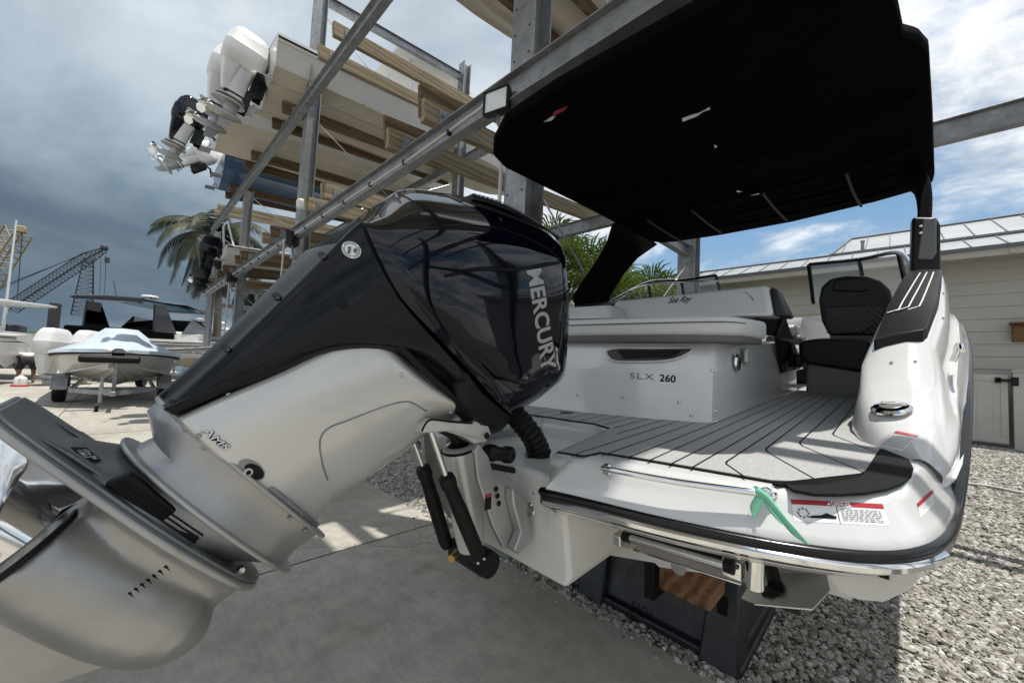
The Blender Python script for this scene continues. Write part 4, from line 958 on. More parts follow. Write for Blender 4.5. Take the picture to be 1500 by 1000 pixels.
# aft ends of the spray chines under the platform corner
for s in (0, 1):
    pts = [(.955, -.20), (.962, -.27), (.985, -.305), (1.03, -.31), (1.085, -.29), (1.13, -.24), (1.15, -.20), (1.15, -.17), (.955, -.17)]
    m = MB(); rr = []
    for y, k in ((1.42, .9), (1.45, .97), (1.5, 1), (1.7, 1.0)):
        rr.append([V((1.04+(x-1.04)*k, y, -.17+(z+.17)*k*(1+max(0, y-1.5)*.9))) for x, z in pts])
    if s: rr = [[mir(p) for p in r_] for r_ in rr]
    m.loft(rr); bb(m, 'hull_corner', M['gel_dull'], smooth=50)
m = MB(); m.box((1.03, 1.418, -.205), (.12, .02, .018)); bb(m, 'vent_slot', M['decal_black'])
# motor pod
m = MB(); m.loft([[V((x, y, z)) for x, z in ((-.44, -.095), (.262, -.098), (.30, -.43), (.28, -.475), (-.42, -.475), (-.44, -.43))] for y in (1.12, 1.8)])
bb(m, 'motor_pod', M['gel_dull'], bevel=.018, seg=3)
q = BL(775, 745, 1, 1.12)
m = MB(); m.lathe([(.016, .0), (.026, .0), (.028, .004), (.026, .008), (.016, .006)], (q.x, 1.121, q.z), (0, -1, 0), 24); bb(m, 'drain_ring', M['chrome'], smooth=40)
m = MB(); m.lathe([(.0, 0), (.015, .003)], (q.x, 1.1205, q.z), (0, -1, 0), 20); bb(m, 'drain', M['decal_black'])
m = MB(); m.box((q.x, 1.115, q.z), (.028, .003, .003)); bb(m, 'drain_bar', M['chrome'])
for px, py in ((782, 722), (740, 692), (745, 700)):
    q = BL(px, py, 1, 1.12); m = MB(); m.lathe([(.0, .002), (.004, .002), (.004, 0)], (q.x, 1.12, q.z), (0, -1, 0), 8); bb(m, 'screw', M['steel'])
# rub rail
full = railaft[1:]+rail
def sweep(path, prof):                    # prof: (outward, up) pairs, closed
    path = catmull(path, 4); rr = []
    for i, p in enumerate(path):
        t = path[min(i+1, len(path)-1)]-path[max(i-1, 0)]; t.normalize(); o = V((t.y, -t.x, 0)).normalized(); u = o.cross(t); u = u if u.z > 0 else -u
        rr.append([p+o*a+u*b_ for a, b_ in prof])
    return rr
pr = [(-.01, .014), (.009, .012), (.016, .007), (.018, 0), (.016, -.006), (.010, -.009), (.010, -.036), (.004, -.044), (-.01, -.044)]
for s in (0, 1):
    pth = [V((.245, 1.04, -.12)), V((.262, 1.028, -.12))]+full; pth = [p+V((0, 0, .0)) for p in pth]
    rr = sweep(pth, pr)
    pl2 = [p for p in pth if p.y < 1.62]
    ss = sweep([p+V((0, 0, -.0225)) for p in pl2[1:]], [(.006, .0155), (.018, .013), (.026, .006), (.026, -.006), (.018, -.013), (.006, -.0155)])
    if s: rr = [[mir(p) for p in r_] for r_ in rr]; ss = [[mir(p) for p in r_] for r_ in ss]
    m = MB(); m.loft(rr); bb(m, 'rub_rail', M['rail_rubber'], smooth=40)
    m = MB(); m.loft(ss); bb(m, 'rub_rail_strip', M['chrome'], smooth=40)
for px, py in ((815, 722), (885, 745), (968, 770), (1076, 793), (1208, 818), (1335, 817)):
    q = BL(px, py, 2, -.1445)
    m = MB(); m.lathe([(.0, .005), (.005, .003), (.006, -.003)], q+V((0, -.001, 0)), (.3, -1, 0), 8); bb(m, 'rail_screw', M['steel'])
# ------------- foam decking
padpx = [(818, 663), (855, 669), (879, 664), (911, 669), (1130, 707), (1151, 708), (1205, 709), (1252, 701), (1268, 692), (1286, 664), (1291, 656), (1254, 636), (1248, 628), (1258, 602)]
pad = [BL(x, y, 2, 0) for x, y in padpx]
box_front = [(-1.28, 1.68), (-.6, 1.81), (-.137, 1.873), (.2, 1.965), (.40, 2.04), (.455, 2.09), (.462, 2.16)]
deckpoly = [V((p.x, p.y, .006)) for p in pad]+[V((.955, 4.4, .006)), V((.47, 4.4, .006)), V((.47, 2.14, .006))]+[V((x, y-.0, .006)) for x, y in box_front[::-1][1:-1]]+[V((-.9, 1.6, .006)), V((-.376, 1.585, .006)), V((.06, 1.64, .006)), V((.175, 1.60, .006)), V((.20, 1.5, .006)), V((.262, 1.14, .006))]
def flat(name, poly, z0, z1, mt, **k):
    bm = bmesh.new(); vs = [bm.verts.new((p.x, p.y, z1)) for p in poly]; f = bm.faces.new(vs)
    r_ = bmesh.ops.triangulate(bm, faces=[f]); bm.verts.index_update()
    m = MB(); m.add([v.co for v in vs], [[v.index for v in f.verts] for f in bm.faces]); n = len(poly)
    m.add([V((p.x, p.y, z)) for z in (z0, z1) for p in poly], [(i, (i+1) % n, (i+1) % n+n, i+n) for i in range(n)])
    bm.free(); return bb(m, name, mt, **k)
flat('deck_pad_border', [V((p.x, p.y, 0)) for p in offset(deckpoly, -.007)], .001, .006, M['foam_b'])
flat('deck_pad', deckpoly, .002, .0085, M['foam'])
cpx = [(1131, 707), (1140, 709), (1151, 709), (1162, 717), (1194, 723), (1230, 723), (1266, 721), (1300, 715), (1322, 707), (1335, 696), (1338, 685), (1331, 672), (1291, 656), (1287, 664), (1268, 692), (1260, 698), (1252, 701), (1205, 710), (1160, 710)]
flat('corner_pad', [BL(x, y, 2, .009) for x, y in cpx], .002, .0095, M['foam_b'])
gro = []
def fx(x): # x=const groove from aft pad edge to the box
    ya = 1.085+(x-.326)*.9 if x < .47 else 1.196+(x-.471)*.22
    yb = 4.4
    if x < .46:
        for (xa, y0), (xb, y1) in zip(box_front, box_front[1:]):
            if xa <= x <= xb: yb = y0+(y1-y0)*(x-xa)/(xb-xa)
    return [(x, ya+.004), (x, yb)]
for x in (.326, .399, .471, .535, .600, .660): gro.append(fx(x))
gro.append([(.80, 1.27), (.722, 1.37), (.715, 1.40), (.715, 4.4)])
gro.append([(.96, 1.37), (.785, 1.63), (.768, 1.68), (.765, 1.74), (.76, 4.4)])
gro.append([(1.04, 1.58), (.855, 1.84), (.838, 1.89), (.836, 1.95), (.85, 4.4)])
gro.append([(1.063, 1.918), (.93, 2.15), (.912, 2.2), (.91, 2.27), (.91, 4.4)])
for x0, xe_ in ((.265, .1), (.2, -.02)): pass
for (a, b_) in (((.262, 1.5), (.262, 1.98)), ((.19, 1.6), (.19, 1.955)), ((.12, 1.635), (.12, 1.935)), ((.05, 1.64), (.05, 1.92)), ((-.02, 1.63), (-.02, 1.90)), ((-.1, 1.62), (-.1, 1.88)), ((-.2, 1.61), (-.2, 1.86)), ((-.3, 1.60), (-.3, 1.85)), ((-.4, 1.59), (-.4, 1.835))): gro.append([a, b_])
for g_ in gro:
    p = [V((x, y, .0092)) for x, y in g_]; rr = []
    if len(p) > 2: p = [p[0]]+catmull(p[1:-1], 3)+[p[-1]]
    for i, q in enumerate(p):
        t = (p[min(i+1, len(p)-1)]-p[max(i-1, 0)]).normalized(); o = V((t.y, -t.x, 0))*.0032; rr.append([q-o, q+o])
    m = MB(); m.loft(rr, caps=False, ring_closed=False); bb(m, 'deck_groove', M['decal_black'])
for px, py in ((830, 604),):
    q = BL(px, py, 2, .01); m = MB(); m.lathe([(.0, 0), (.035, 0), (.038, .002), (.0, .003)], q, (0, 0, 1), 20); bb(m, 'deck_fitting', M['plastic'])
# ------------- grab rail in its recess and the ribbon knot
ga, gb = BL(884, 686, 1, 1.082), BL(1120, 723, 1, 1.203)
m = MB(); mid = (ga+gb)/2+V((0, -.018, 0)); pth = [ga+V((-.004, .05, -.012))]+catmull([ga, mid, gb], 8)+[gb+V((.012, .05, -.012))]
m.tube(pth, .0095, 12); bb(m, 'grab_rail', M['chrome'], smooth=50)
for q in (ga, gb):
    m = MB(); m.lathe([(.018, 0), (.018, .006), (.012, .01)], q+V((0, .028, -.008)), (0, -1, .3), 16); bb(m, 'rail_flange', M['chrome'], smooth=40)
# ------------- stern lounge base
m = MB(); bf = [V((x, y, 0)) for x, y in box_front]
rg = []
for z, dy, dx in ((.0, -.012, .012), (.012, 0, 0), (.22, .03, -.005), (.245, .035, -.006), (.27, .045, -.008), (.34, .075, -.02), (.415, .11, -.035), (.425, .12, -.05)):
    ring = [V((p.x+(dx if i >= len(bf)-3 else 0), p.y+dy*(1 if i < len(bf)-1 else .5), z)) for i, p in enumerate(bf)]
    ring += [V((.462+dx, 3.0, z)), V((.462+dx, 4.42, z*1.08)), V((.4, 4.46, z*1.08)), V((-1.28, 4.46, z))]
    rg.append(ring)
m.loft(rg); lounge = bb(m, 'lounge_base', M['gel'], smooth=38)
# lip under the cushion, long dark air intake
def onfront(px, py, off=.0, guess=1.9):
    return BL(px, py, 1, guess)
LB = bvh_of(lounge)
def projB(px, py, bvh, off=.002):        # sight line to the surface: where a detail seen at (px,py) sits on it
    r_ = ray(px, py); hit = bvh.ray_cast(CAM, r_, 60)
    if hit[0] is None: return None
    return hit[0]+hit[1]*off*(1 if hit[1].dot(r_) < 0 else -1)
def patch(name, pxs, bvh, mt, parent, off=.002, fill=5):
    P3 = [projB(x, y, bvh, off) for x, y in pxs]; P3 = [p for p in P3 if p is not None]
    if len(P3) < 3: return None
    c = sum(P3, V())/len(P3); m = MB(); n = len(P3); vs = [c]+P3
    m.add(vs, [(0, i+1, (i+1) % n+1) for i in range(n)]); return m.build(name, mt, parent)
iv = [(889, 515), (905, 511), (960, 511), (1013, 511), (1008, 518), (990, 526), (962, 530), (905, 530), (893, 524)]
patch('air_intake', iv, LB, M['intake'], boat, .010)
m = MB(); P3 = [projB(x, y, LB, .010) for x, y in iv]; m.tube(catmull(P3, 3, True), .004, 6, closed=True); m.build('intake_trim', M['gel'], boat, smooth=50)
m = MB()
iv2 = [(905, 514), (1000, 514), (985, 524), (915, 526)]
patch('intake_mesh', iv2, LB, M['decal_black'], boat, .016)
for px, py in ((845, 578), (912, 582), (995, 588), (1013, 608), (1044, 543), (1048, 602)):
    p = projB(px, py, LB, 0)
    if p:
        m = MB(); m.lathe([(.0, .008), (.006, .007), (.009, 0)], p, (.2, -1, .1), 10); m.build('snap_stud', M['steel'], boat, smooth=40)
# model lettering on the front face: frame from three sight lines
def surf_frame(p0, pr_, pu, bvh, off=.002):
    a, b_, c = projB(*p0, bvh, off), projB(*pr_, bvh, off), projB(*pu, bvh, off); return frame(a, b_-a, c-a), (b_-a).length, (c-a).length
def letter(body, cpx_, wpx, hpx, bvh, mt, parent, name='lettering', size=None, sx=1, off=.0015, **k):
    """cpx_ centre, wpx = (px,py) of the right end, hpx = px point straight above the centre"""
    Fm, hw, hh = surf_frame(cpx_, wpx, hpx, bvh)
    vs, fs = text_mesh(body, 1, **k); x0 = min(v.x for v in vs); x1 = max(v.x for v in vs); y0 = min(v.y for v in vs); y1 = max(v.y for v in vs)
    a, b_ = 2*hw/(x1-x0), 2*hh/(y1-y0); mb = MB(); mb.add([V(((v.x-(x0+x1)/2)*a, (v.y-(y0+y1)/2)*b_, v.z*a)) for v in vs], fs)
    return decal(mb, Fm, mt, parent, name, bvh, off)
letter('SLX', (940, 551), (958, 552), (940, 546.5), LB, M['decal_grey'], boat, spacing=1.2)
letter('260', (978, 554), (990, 555), (978, 548.5), LB, M['decal_black'], boat, bold=.03)
# side wall fittings
q = BL(1080, 531, 0, .466); m = MB(); m.lathe([(.0, .014), (.03, .014), (.045, .01), (.052, .0)], q, (1, 0, 0), 24); bb(m, 'speaker', M['chrome'], smooth=40)
m = MB(); m.lathe([(.0, .017), (.018, .016), (.02, .013)], q, (1, 0, 0), 20); bb(m, 'speaker_badge', M['decal_black'])
q = BL(1094, 521, 0, .466); m = MB(); m.box((.472, q.y, q.z), (.02, .12, .08)); bb(m, 'socket_cover', M['gel'], bevel=.008)
# ------------- cushions
def cushion(name, path, y1, z0, z1, mt, over=.03, r=.03, sub=0):
    """front edge path (x,y), going back to y1"""
    rg = []
    fr = [V((x, y, 0)) for x, y in path]
    base = fr+[V((fr[-1].x, y1, 0)), V((fr[0].x, y1, 0))]
    for z, d in ((z0, r*.8), (z0+r*.5, r*.15), (z0+r, 0), (z1-r, 0), (z1-r*.45, r*.18), (z1, r)):
        o = offset(base, d); rg.append([V((p.x, p.y, z)) for p in o])
    m = MB(); m.loft(rg); return bb(m, name, mt, smooth=50, sub=sub)
cf = [(-1.25, 1.76), (-.6, 1.87), (-.137, 1.93), (.2, 2.0), (.42, 2.06), (.50, 2.11), (.54, 2.18), (.555, 2.3)]
cushion('sunpad_cushion', cf, 2.75, .44, .545, M['vinyl_w'], r=.028)
cfs = [(x+(0.003 if x > .4 else 0), y-.005) for x, y in cf]
cushion('sunpad_band', [(x-(.012 if x > .4 else 0), y+.008) for x, y in cf], 2.7, .405, .462, M['vinyl_g'], r=.014)
m = MB(); zz = .512; m.tube([V((x*1.0, y-.004, zz)) for x, y in cf], .003, 5); bb(m, 'sunpad_piping', M['vinyl_g'])
# backrest with piping and script
def rbox(name, c8, mt, **k):              # box from 8 points (bottom 4, top 4)
    m = MB(); m.add(c8, [(3, 2, 1, 0), (4, 5, 6, 7), (0, 1, 5, 4), (1, 2, 6, 5), (2, 3, 7, 6), (3, 0, 4, 7)]); return bb(m, name, mt, **k)
def q1(px, py, y): return BL(px, py, 1, y)
a, b_, c, d = q1(890, 467, 2.78), q1(1132, 463, 2.78), q1(1124, 417, 2.92), q1(900, 441, 2.92)
rbox('backrest', [a, b_, b_+V((.0, .30, 0)), a+V((0, .3, 0)), d, c, c+V((0, .13, 0)), d+V((0, .13, 0))], M['vinyl_w'], bevel=.03, seg=4)
BR = bvh_of(bpy.data.objects['backrest'])
letter('Sea Ray', (996, 440), (1014, 438.5), (996.5, 434.5), BR, M['decal_black'], boat, shear=.45, bold=.012)
for pl in ([(893, 459), (1000, 449), (1125, 443)], [(893, 462), (1000, 452), (1125, 446)], [(1094, 419), (1090, 427), (1100, 434), (1104, 441)]):
    P3 = [projB(x, y, BR, .001) for x, y in pl]; P3 = [p for p in P3 if p]
    if len(P3) > 2: m = MB(); m.tube(catmull(P3, 4), .0022, 5); m.build('seam', M['vinyl_g'], boat)
rbox('backrest_end', [b_+V((.002, .03, .005)), b_+V((.06, .06, .0)), b_+V((.06, .34, 0)), b_+V((.002, .34, 0)), c+V((.01, .01, -.01)), c+V((.05, .03, -.03)), c+V((.05, .16, -.03)), c+V((.01, .16, -.01))], M['vinyl_d'], bevel=.02, seg=3)
a, b_, c, d = q1(800, 468, 2.5), q1(893, 466, 2.5), q1(893, 446, 2.62), q1(800, 452, 2.62)
rbox('side_bolster', [a, b_, b_+V((.0, .30, 0)), a+V((0, .3, 0)), d, c, c+V((0, .2, 0)), d+V((0, .2, 0))], M['vinyl_w'], bevel=.03, seg=3)
m = MB(); bfp = [BL(x, y, 0, .475) for x, y in ((1077, 468), (1135, 463), (1150, 464), (1176, 540), (1146, 546), (1137, 494), (1126, 491), (1080, 498))]
m.prism([V((.46, p.y, p.z)) for p in bfp], (.02, 0, 0)); bb(m, 'lounge_side_panel', M['black_gloss'], bevel=.004)
m = MB(); q = BL(1172, 528, 0, .5); m.box((.5, q.y, q.z), (.06, .25, .12)); bb(m, 'lounge_end_cushion', M['vinyl_d'], bevel=.02, seg=3)
# ------------- starboard coaming
secs = [(1.93, [(1.14, .0), (1.15, .004), (1.165, .006), (1.18, .0), (1.20, -.02), (1.225, -.07)]),
        (2.02, [(1.06, .0), (1.08, .03), (1.12, .05), (1.18, .045), (1.22, .0), (1.25, -.06)]),
        (2.15, [(1.0, .0), (1.02, .09), (1.07, .13), (1.19, .13), (1.25, .05), (1.275, -.03)]),
        (2.35, [(.965, 0), (.985, .14), (1.04, .19), (1.2, .2), (1.275, .12), (1.30, .03)]),
        (2.50, [(.955, 0), (.98, .18), (1.02, .235), (1.2, .25), (1.285, .18), (1.315, .08)]),
        (2.58, [(.955, 0), (.985, .22), (1.01, .33), (1.2, .37), (1.29, .24), (1.325, .10)]),
        (2.68, [(.955, 0), (.985, .24), (1.02, .375), (1.21, .43), (1.30, .28), (1.335, .14)]),
        (3.0, [(.955, 0), (1.0, .3), (1.072, .575), (1.275, .60), (1.335, .40), (1.37, .23)]),
        (3.3, [(.955, 0), (1.03, .4), (1.125, .74), (1.30, .75), (1.37, .52), (1.40, .31)]),
        (3.5, [(.955, 0), (1.04, .45), (1.16, .83), (1.315, .825), (1.385, .58), (1.415, .37)]),
        (3.85, [(.955, 0), (1.05, .45), (1.18, .90), (1.335, .89), (1.41, .66), (1.44, .46)]),
        (4.4, [(.96, 0), (1.1, .4), (1.25, .86), (1.38, .85), (1.44, .70), (1.465, .55)]),
        (5.4, [(1.1, 0), (1.2, .4), (1.3, .86), (1.40, .85), (1.455, .74), (1.485, .67)]),
        (6.6, [(1.0, 0), (1.1, .4), (1.2, .88), (1.31, .87), (1.37, .82), (1.4, .78)]),
        (7.8, [(.7, .1), (.8, .5), (.88, .92), (.95, .92), (1.0, .90), (1.03, .88)]),
        (8.72, [(XC, .3), (XC, .6), (XC, .96), (XC+.01, .96), (XC+.02, .95), (XC+.03, .94)])]
for s in (0, 1):
    m = MB(); rr = [[V((x, y, z)) for x, z in p] for y, p in secs]
    rr2 = []
    for i_, r_ in enumerate(rr):
        k_ = max(0, min(1, (r_[0].y-2.3)/.5))*(1 if r_[0].y < 7 else .4); o_ = r_[5]
        if k_ > 0: r_[4] = r_[4].lerp(V((o_.x-.075, o_.y, o_.z+.075)), k_*.8)
        r_.insert(5, r_[4].lerp(o_, .4)+V((.004, 0, .045*k_))); r_.insert(6, o_+V((-.012, 0, .03*k_+.002)))
        c_ = catmull(r_, 3); rr2.append(c_)
    if s: rr2 = [[mir(p) for p in r_] for r_ in rr2]
    m.loft(rr2, caps=False, ring_closed=False); o = bb(m, 'coaming', M['gel'], smooth=50)
    if not s: coam = o
CB = bvh_of(coam)
pp = [(2.66, [(1.035, .395), (1.115, .425), (1.20, .445)]), (2.70, [(1.03, .40), (1.12, .44), (1.215, .455)]), (3.0, [(1.078, .592), (1.17, .615), (1.268, .612)]), (3.3, [(1.13, .755), (1.215, .765), (1.298, .762)]), (3.5, [(1.165, .845), (1.24, .85), (1.312, .84)]), (3.54, [(1.18, .855), (1.24, .858), (1.30, .85)])]
m = MB(); rr = [[V((x, y, z+.034)) for x, z in p]+[V((x, y, z-.03)) for x, z in p[::-1]] for y, p in pp]; m.loft(rr); bb(m, 'coaming_pad', M['plastic'], smooth=40, bevel=.006)
for f0, f1 in ((.30, .42), (.5, .60), (.70, .78)):
    pts = []
    for t in range(8):
        y = 2.93+.5*t/7
        for (ya, pa), (yb, pb) in zip(pp, pp[1:]):
            if ya <= y <= yb:
                k = (y-ya)/(yb-ya); L_ = [V((xa+(xb-xa)*k, y, za+(zb-za)*k+.0365)) for (xa, za), (xb, zb) in zip(pa, pb)]
                f_ = f0+(f1-f0)*t/7; g_ = f_*2; pts.append(L_[0].lerp(L_[1], g_) if g_ < 1 else L_[1].lerp(L_[2], g_-1))
    pts = [pts[0]+V((-.045, -.02, -.018))]+pts
    m = MB(); m.tube(pts, .0045, 6, flat=.5); bb(m, 'pad_stripe', M['decal_white'])
# fuel cap, labels, screws, cleat
q = projB(1306, 600, CB, 0)
m = MB(); m.lathe([(.062, 0), (.062, .008), (.052, .016), (.02, .020), (.0, .021)], q, (-.15, -.35, 1), 28); m.build('fuel_cap', M['chrome'], boat, smooth=30)
m = MB(); m.lathe([(.034, .0195), (.03, .0215), (.0, .0225)], q, (-.15, -.35, 1), 24); o = m.build('cap_badge', M['decal_grey'], boat)
m = MB(); m.bar(q+V((-.03, 0, .026)), q+V((.045, .01, .028)), .01, .01); m.build('cap_handle', M['chrome'], boat, bevel=.002)
for px, py in ((1306, 531), (1340, 529), (1268, 628), (1381, 466), (1381, 430), (1402, 440)):
    p = projB(px, py, CB, 0)
    if p: m = MB(); m.lathe([(.0, .006), (.005, .005), (.008, 0)], p, (-.3, -1, .3), 10); m.build('snap_stud', M['steel'], boat, smooth=40)
q = V((1.315, 2.72, .33))
m = MB(); m.tube(catmull([q+V((-.0, -.11, .05)), q+V((.0, -.06, .075)), q+V((0, .06, .075)), q+V((0, .11, .055))], 4), .0105, 8)
m.tube([q+V((-.02, -.035, -.0)), q+V((0, -.035, .07))], .009, 8); m.tube([q+V((-.02, .035, 0)), q+V((0, .035, .07))], .009, 8); bb(m, 'cleat', M['chrome'], smooth=50)
def label(name, quad, bvh, parent, head=.24, pict=False, lines=6, inv=False):
    """a printed warning label; quad = photo corners tl,tr,br,bl"""
    def W(u, v, off): 
        a = V((*quad[0], 0)).lerp(V((*quad[1], 0)), u); b2 = V((*quad[3], 0)).lerp(V((*quad[2], 0)), u); c_ = a.lerp(b2, v); return projB(c_.x, c_.y, bvh, off)
    def rect(u0, v0, u1, v1, off, n=6):
        m = MB(); vs = []
        for j in range(n+1):
            for i in range(n+1): vs.append(W(u0+(u1-u0)*i/n, v0+(v1-v0)*j/n, off))
        if any(v is None for v in vs): return m
        m.add(vs, [(j*(n+1)+i, j*(n+1)+i+1, (j+1)*(n+1)+i+1, (j+1)*(n+1)+i) for j in range(n) for i in range(n)]); return m
    root = rect(0, 0, 1, 1, .001).build(name, M['decal_white'], parent)
    rect(0, 0, 1, head, .0016).build('label_header', M['decal_red'], root) if False else None
    h = rect(0, 0, 1, head, .0016).build('label_header', M['decal_red'], parent)
    x0 = .06
    if pict:
        rect(.48, head, .487, 1, .0016).build('label_rule', M['decal_black'], parent); x0 = .52
        mb = MB(); pts = [(.14, .78), (.2, .70), (.3, .66), (.36, .55), (.4, .62), (.46, .68), (.45, .8), (.2, .82)]; vs = [W(u, v, .002) for u, v in pts]; c_ = sum(vs, V())/len(vs)
        mb.add([c_]+vs, [(0, i+1, (i+1) % len(vs)+1) for i in range(len(vs))]); mb.build('label_picture', M['decal_black'], parent)
        mb = MB()
        for k in range(8):
            a_ = k*.785; u, v = .10+.055*math.cos(a_), .55+.2*math.sin(a_); mb.tube([W(u, v, .002), W(u+.02, v+.06, .002), W(u+.01, v+.1, .002)], .0011, 4)
        mb.build('label_picture', M['decal_black'], parent)
    mb = MB(); r2 = random.Random(len(name)+lines)
    for k in range(lines):
        v = head+.1+(1-head-.16)*k/lines; u = x0
        while u < .93:
            w_ = r2.uniform(.025, .07); e_ = min(u+w_, .95); p1, p2, p3, p4 = W(u, v, .002), W(e_, v, .002), W(e_, v+.028, .002), W(u, v+.028, .002)
            if None not in (p1, p2, p3, p4): mb.add([p1, p2, p3, p4], [(0, 1, 2, 3)])
            u = e_+.014
    mb.build('label_text', M['decal_grey'], parent)
    return W
PB = bvh_of(plat)
W = label('danger_label', [(1158, 731), (1292, 738), (1303, 770), (1163, 763)], PB, boat, .22, True, 7)
letter('DANGER', (1231, 738.2), (1245, 739), (1231, 734.4), PB, M['decal_white'], boat, off=.0035, bold=.02)
a_ = [projB(x, y, PB, .003) for x, y in ((1210.5, 739.5), (1216, 739.8), (1213.4, 735.6))]
m = MB(); m.add(a_, [(0, 1, 2)]); m.build('warning_triangle', M['decal_white'], boat)
label('danger_label', [(1342, 737), (1366, 716), (1368, 737), (1348, 758)], PB, boat, .3, False, 4)
label('fuel_label', [(1313, 631), (1346, 637), (1322, 661), (1286, 653)], CB if projB(1315, 640, CB) else PB, boat, .16, False, 6)
# ------------- arch and canopy
def px3(px, py, y): return BL(px, py, 1, y)
m = MB()
A_ = [px3(*p, 3.62) for p in ((1334, 400), (1378, 400), (1378, 330), (1372, 318), (1336, 318))]
m.prism(A_, (.0, .34, .06)); bb(m, 'arch_foot', M['plastic'], bevel=.02, seg=3)
m = MB(); A2 = [px3(*p, 3.60) for p in ((1343, 380), (1366, 380), (1372, 370), (1372, 318), (1352, 320))]; m.prism(A2, (0, .03, 0)); bb(m, 'arch_cover', M['arch_grey'], bevel=.008)
for px, py in ((1349, 331), (1349, 341)):
    q = px3(px, py, 3.595); m = MB(); m.lathe([(0, .004), (.008, .003), (.009, 0)], q, (0, -1, 0), 12); bb(m, 'arch_bolt', M['steel'], smooth=40)
m = MB(); legp = [V((1.25, 3.78, 1.2)), V((1.262, 3.95, 1.42)), V((1.25, 4.15, 1.62)), V((1.19, 4.3, 1.76))]
lp = catmull(legp, 5); rr = []
for i, p in enumerate(lp):
    t = (lp[min(i+1, len(lp)-1)]-lp[max(i-1, 0)]).normalized(); n_ = V((1, 0, 0)); u_ = n_.cross(t).normalized()
    rr.append([p+n_*a*.034+u_*b_*.10 for a, b_ in ((-1, -.7), (-.6, -1), (.6, -1), (1, -.7), (1, .7), (.6, 1), (-.6, 1), (-1, .7))])
m.loft(rr); bb(m, 'arch_leg', M['canvas'], smooth=50)
# port arch: broad swept leg
pl = [BL(*p, 0, -1.2) for p in ((850, 450), (846, 432), (862, 408), (882, 378), (896, 352), (904, 325), (948, 345), (964, 358), (935, 378), (912, 405), (896, 432), (888, 450))]
m = MB(); m.prism(pl, (-.07, 0, 0)); bb(m, 'arch_leg', M['canvas'], bevel=.012)
m = MB(); m.prism([V((-1.28, 3.3, .5)), V((-1.28, 4.1, .5)), V((-1.28, 4.1, .95)), V((-1.28, 3.3, .83))], (.16, 0, 0)); bb(m, 'arch_foot', M['plastic'], bevel=.03)
# canopy shell
cv_ = [(-.835, 1.76), (-.96, 1.87), (-1.03, 2.05), (-1.05, 3.1), (-1.09, 4.1), (-1.12, 4.75), (-1.06, 4.93), (-.9, 5.0), (-.4, 5.08), (.33, 5.08), (1.0, 4.92), (1.26, 4.80), (1.34, 4.66), (1.34, 4.5), (1.27, 3.3), (1.225, 2.62), (1.19, 2.50), (1.14, 2.42), (1.12, 2.2), (1.07, 1.85), (.95, 1.70), (.6, 1.66), (-.2, 1.62), (-.6, 1.64)]
cv_ = [V((x, y, 0)) for x, y in cv_]; cc = V((.1, 3.3, 0))
m = MB(); rg = []
for z, k in ((1.80, .80), (1.775, .93), (1.765, .975), (1.77, .995), (1.79, 1.0), (1.825, .998), (1.85, .985), (1.875, .95), (1.90, .8), (1.91, .4)):
    rg.append([V((cc.x+(p.x-cc.x)*k, cc.y+(p.y-cc.y)*k, z)) for p in cv_[::-1]])
m.loft(rg); can = bb(m, 'canopy', M['canvas'], smooth=50)
# bows of the canopy frame, latch and light strip underneath
for y, z_ in ((4.72, 1.752), (4.35, 1.75), (3.9, 1.752), (3.2, 1.755)):
    m = MB(); m.tube(catmull([V((-1.0, y-.18, z_)), V((-.4, y-.02, z_+.01)), V((.2, y, z_+.012)), V((.8, y-.04, z_+.008)), V((1.2, y-.2, z_))], 5), .016, 8); bb(m, 'canopy_bow', M['canvas'], smooth=50)
for x in (-.75, -.3, .3, .85):
    m = MB(); m.tube(catmull([V((x, 3.9, 1.75)), V((x*1.02, 4.4, 1.735)), V((x*1.05, 4.88, 1.745))], 5), .012, 8); bb(m, 'canopy_strut', M['rubber'], smooth=50)
CN = bvh_of(can)
patch('canopy_label', [(1040, 156), (1021, 170), (1000, 178), (999, 173), (1012, 168), (1040, 160)], CN, M['decal_white'], boat, .003)
patch('canopy_light', [(1136, 272), (1189, 258), (1189, 263), (1137, 276)], CN, M['lamp_glass'], boat, .004)
patch('canopy_light', [(1079, 276), (1098, 279), (1112, 275), (1112, 281), (1096, 284), (1082, 281)], CN, M['steel'], boat, .02)
patch('canopy_sticker', [(812, 162), (832, 154), (826, 162), (808, 170)], CN, M['decal_red'], boat, .004)
patch('canopy_sticker', [(796, 178), (808, 170), (814, 169), (808, 176), (798, 178)], CN, M['decal_white'], boat, .004)
patch('canopy_light', [(1046, 211), (1051, 214), (1047, 217)], CN, M['decal_white'], boat, .003)
patch('canopy_light', [(1300, 290), (1318, 286), (1316, 291), (1302, 293)], CN, M['lamp_glass'], boat, .01)
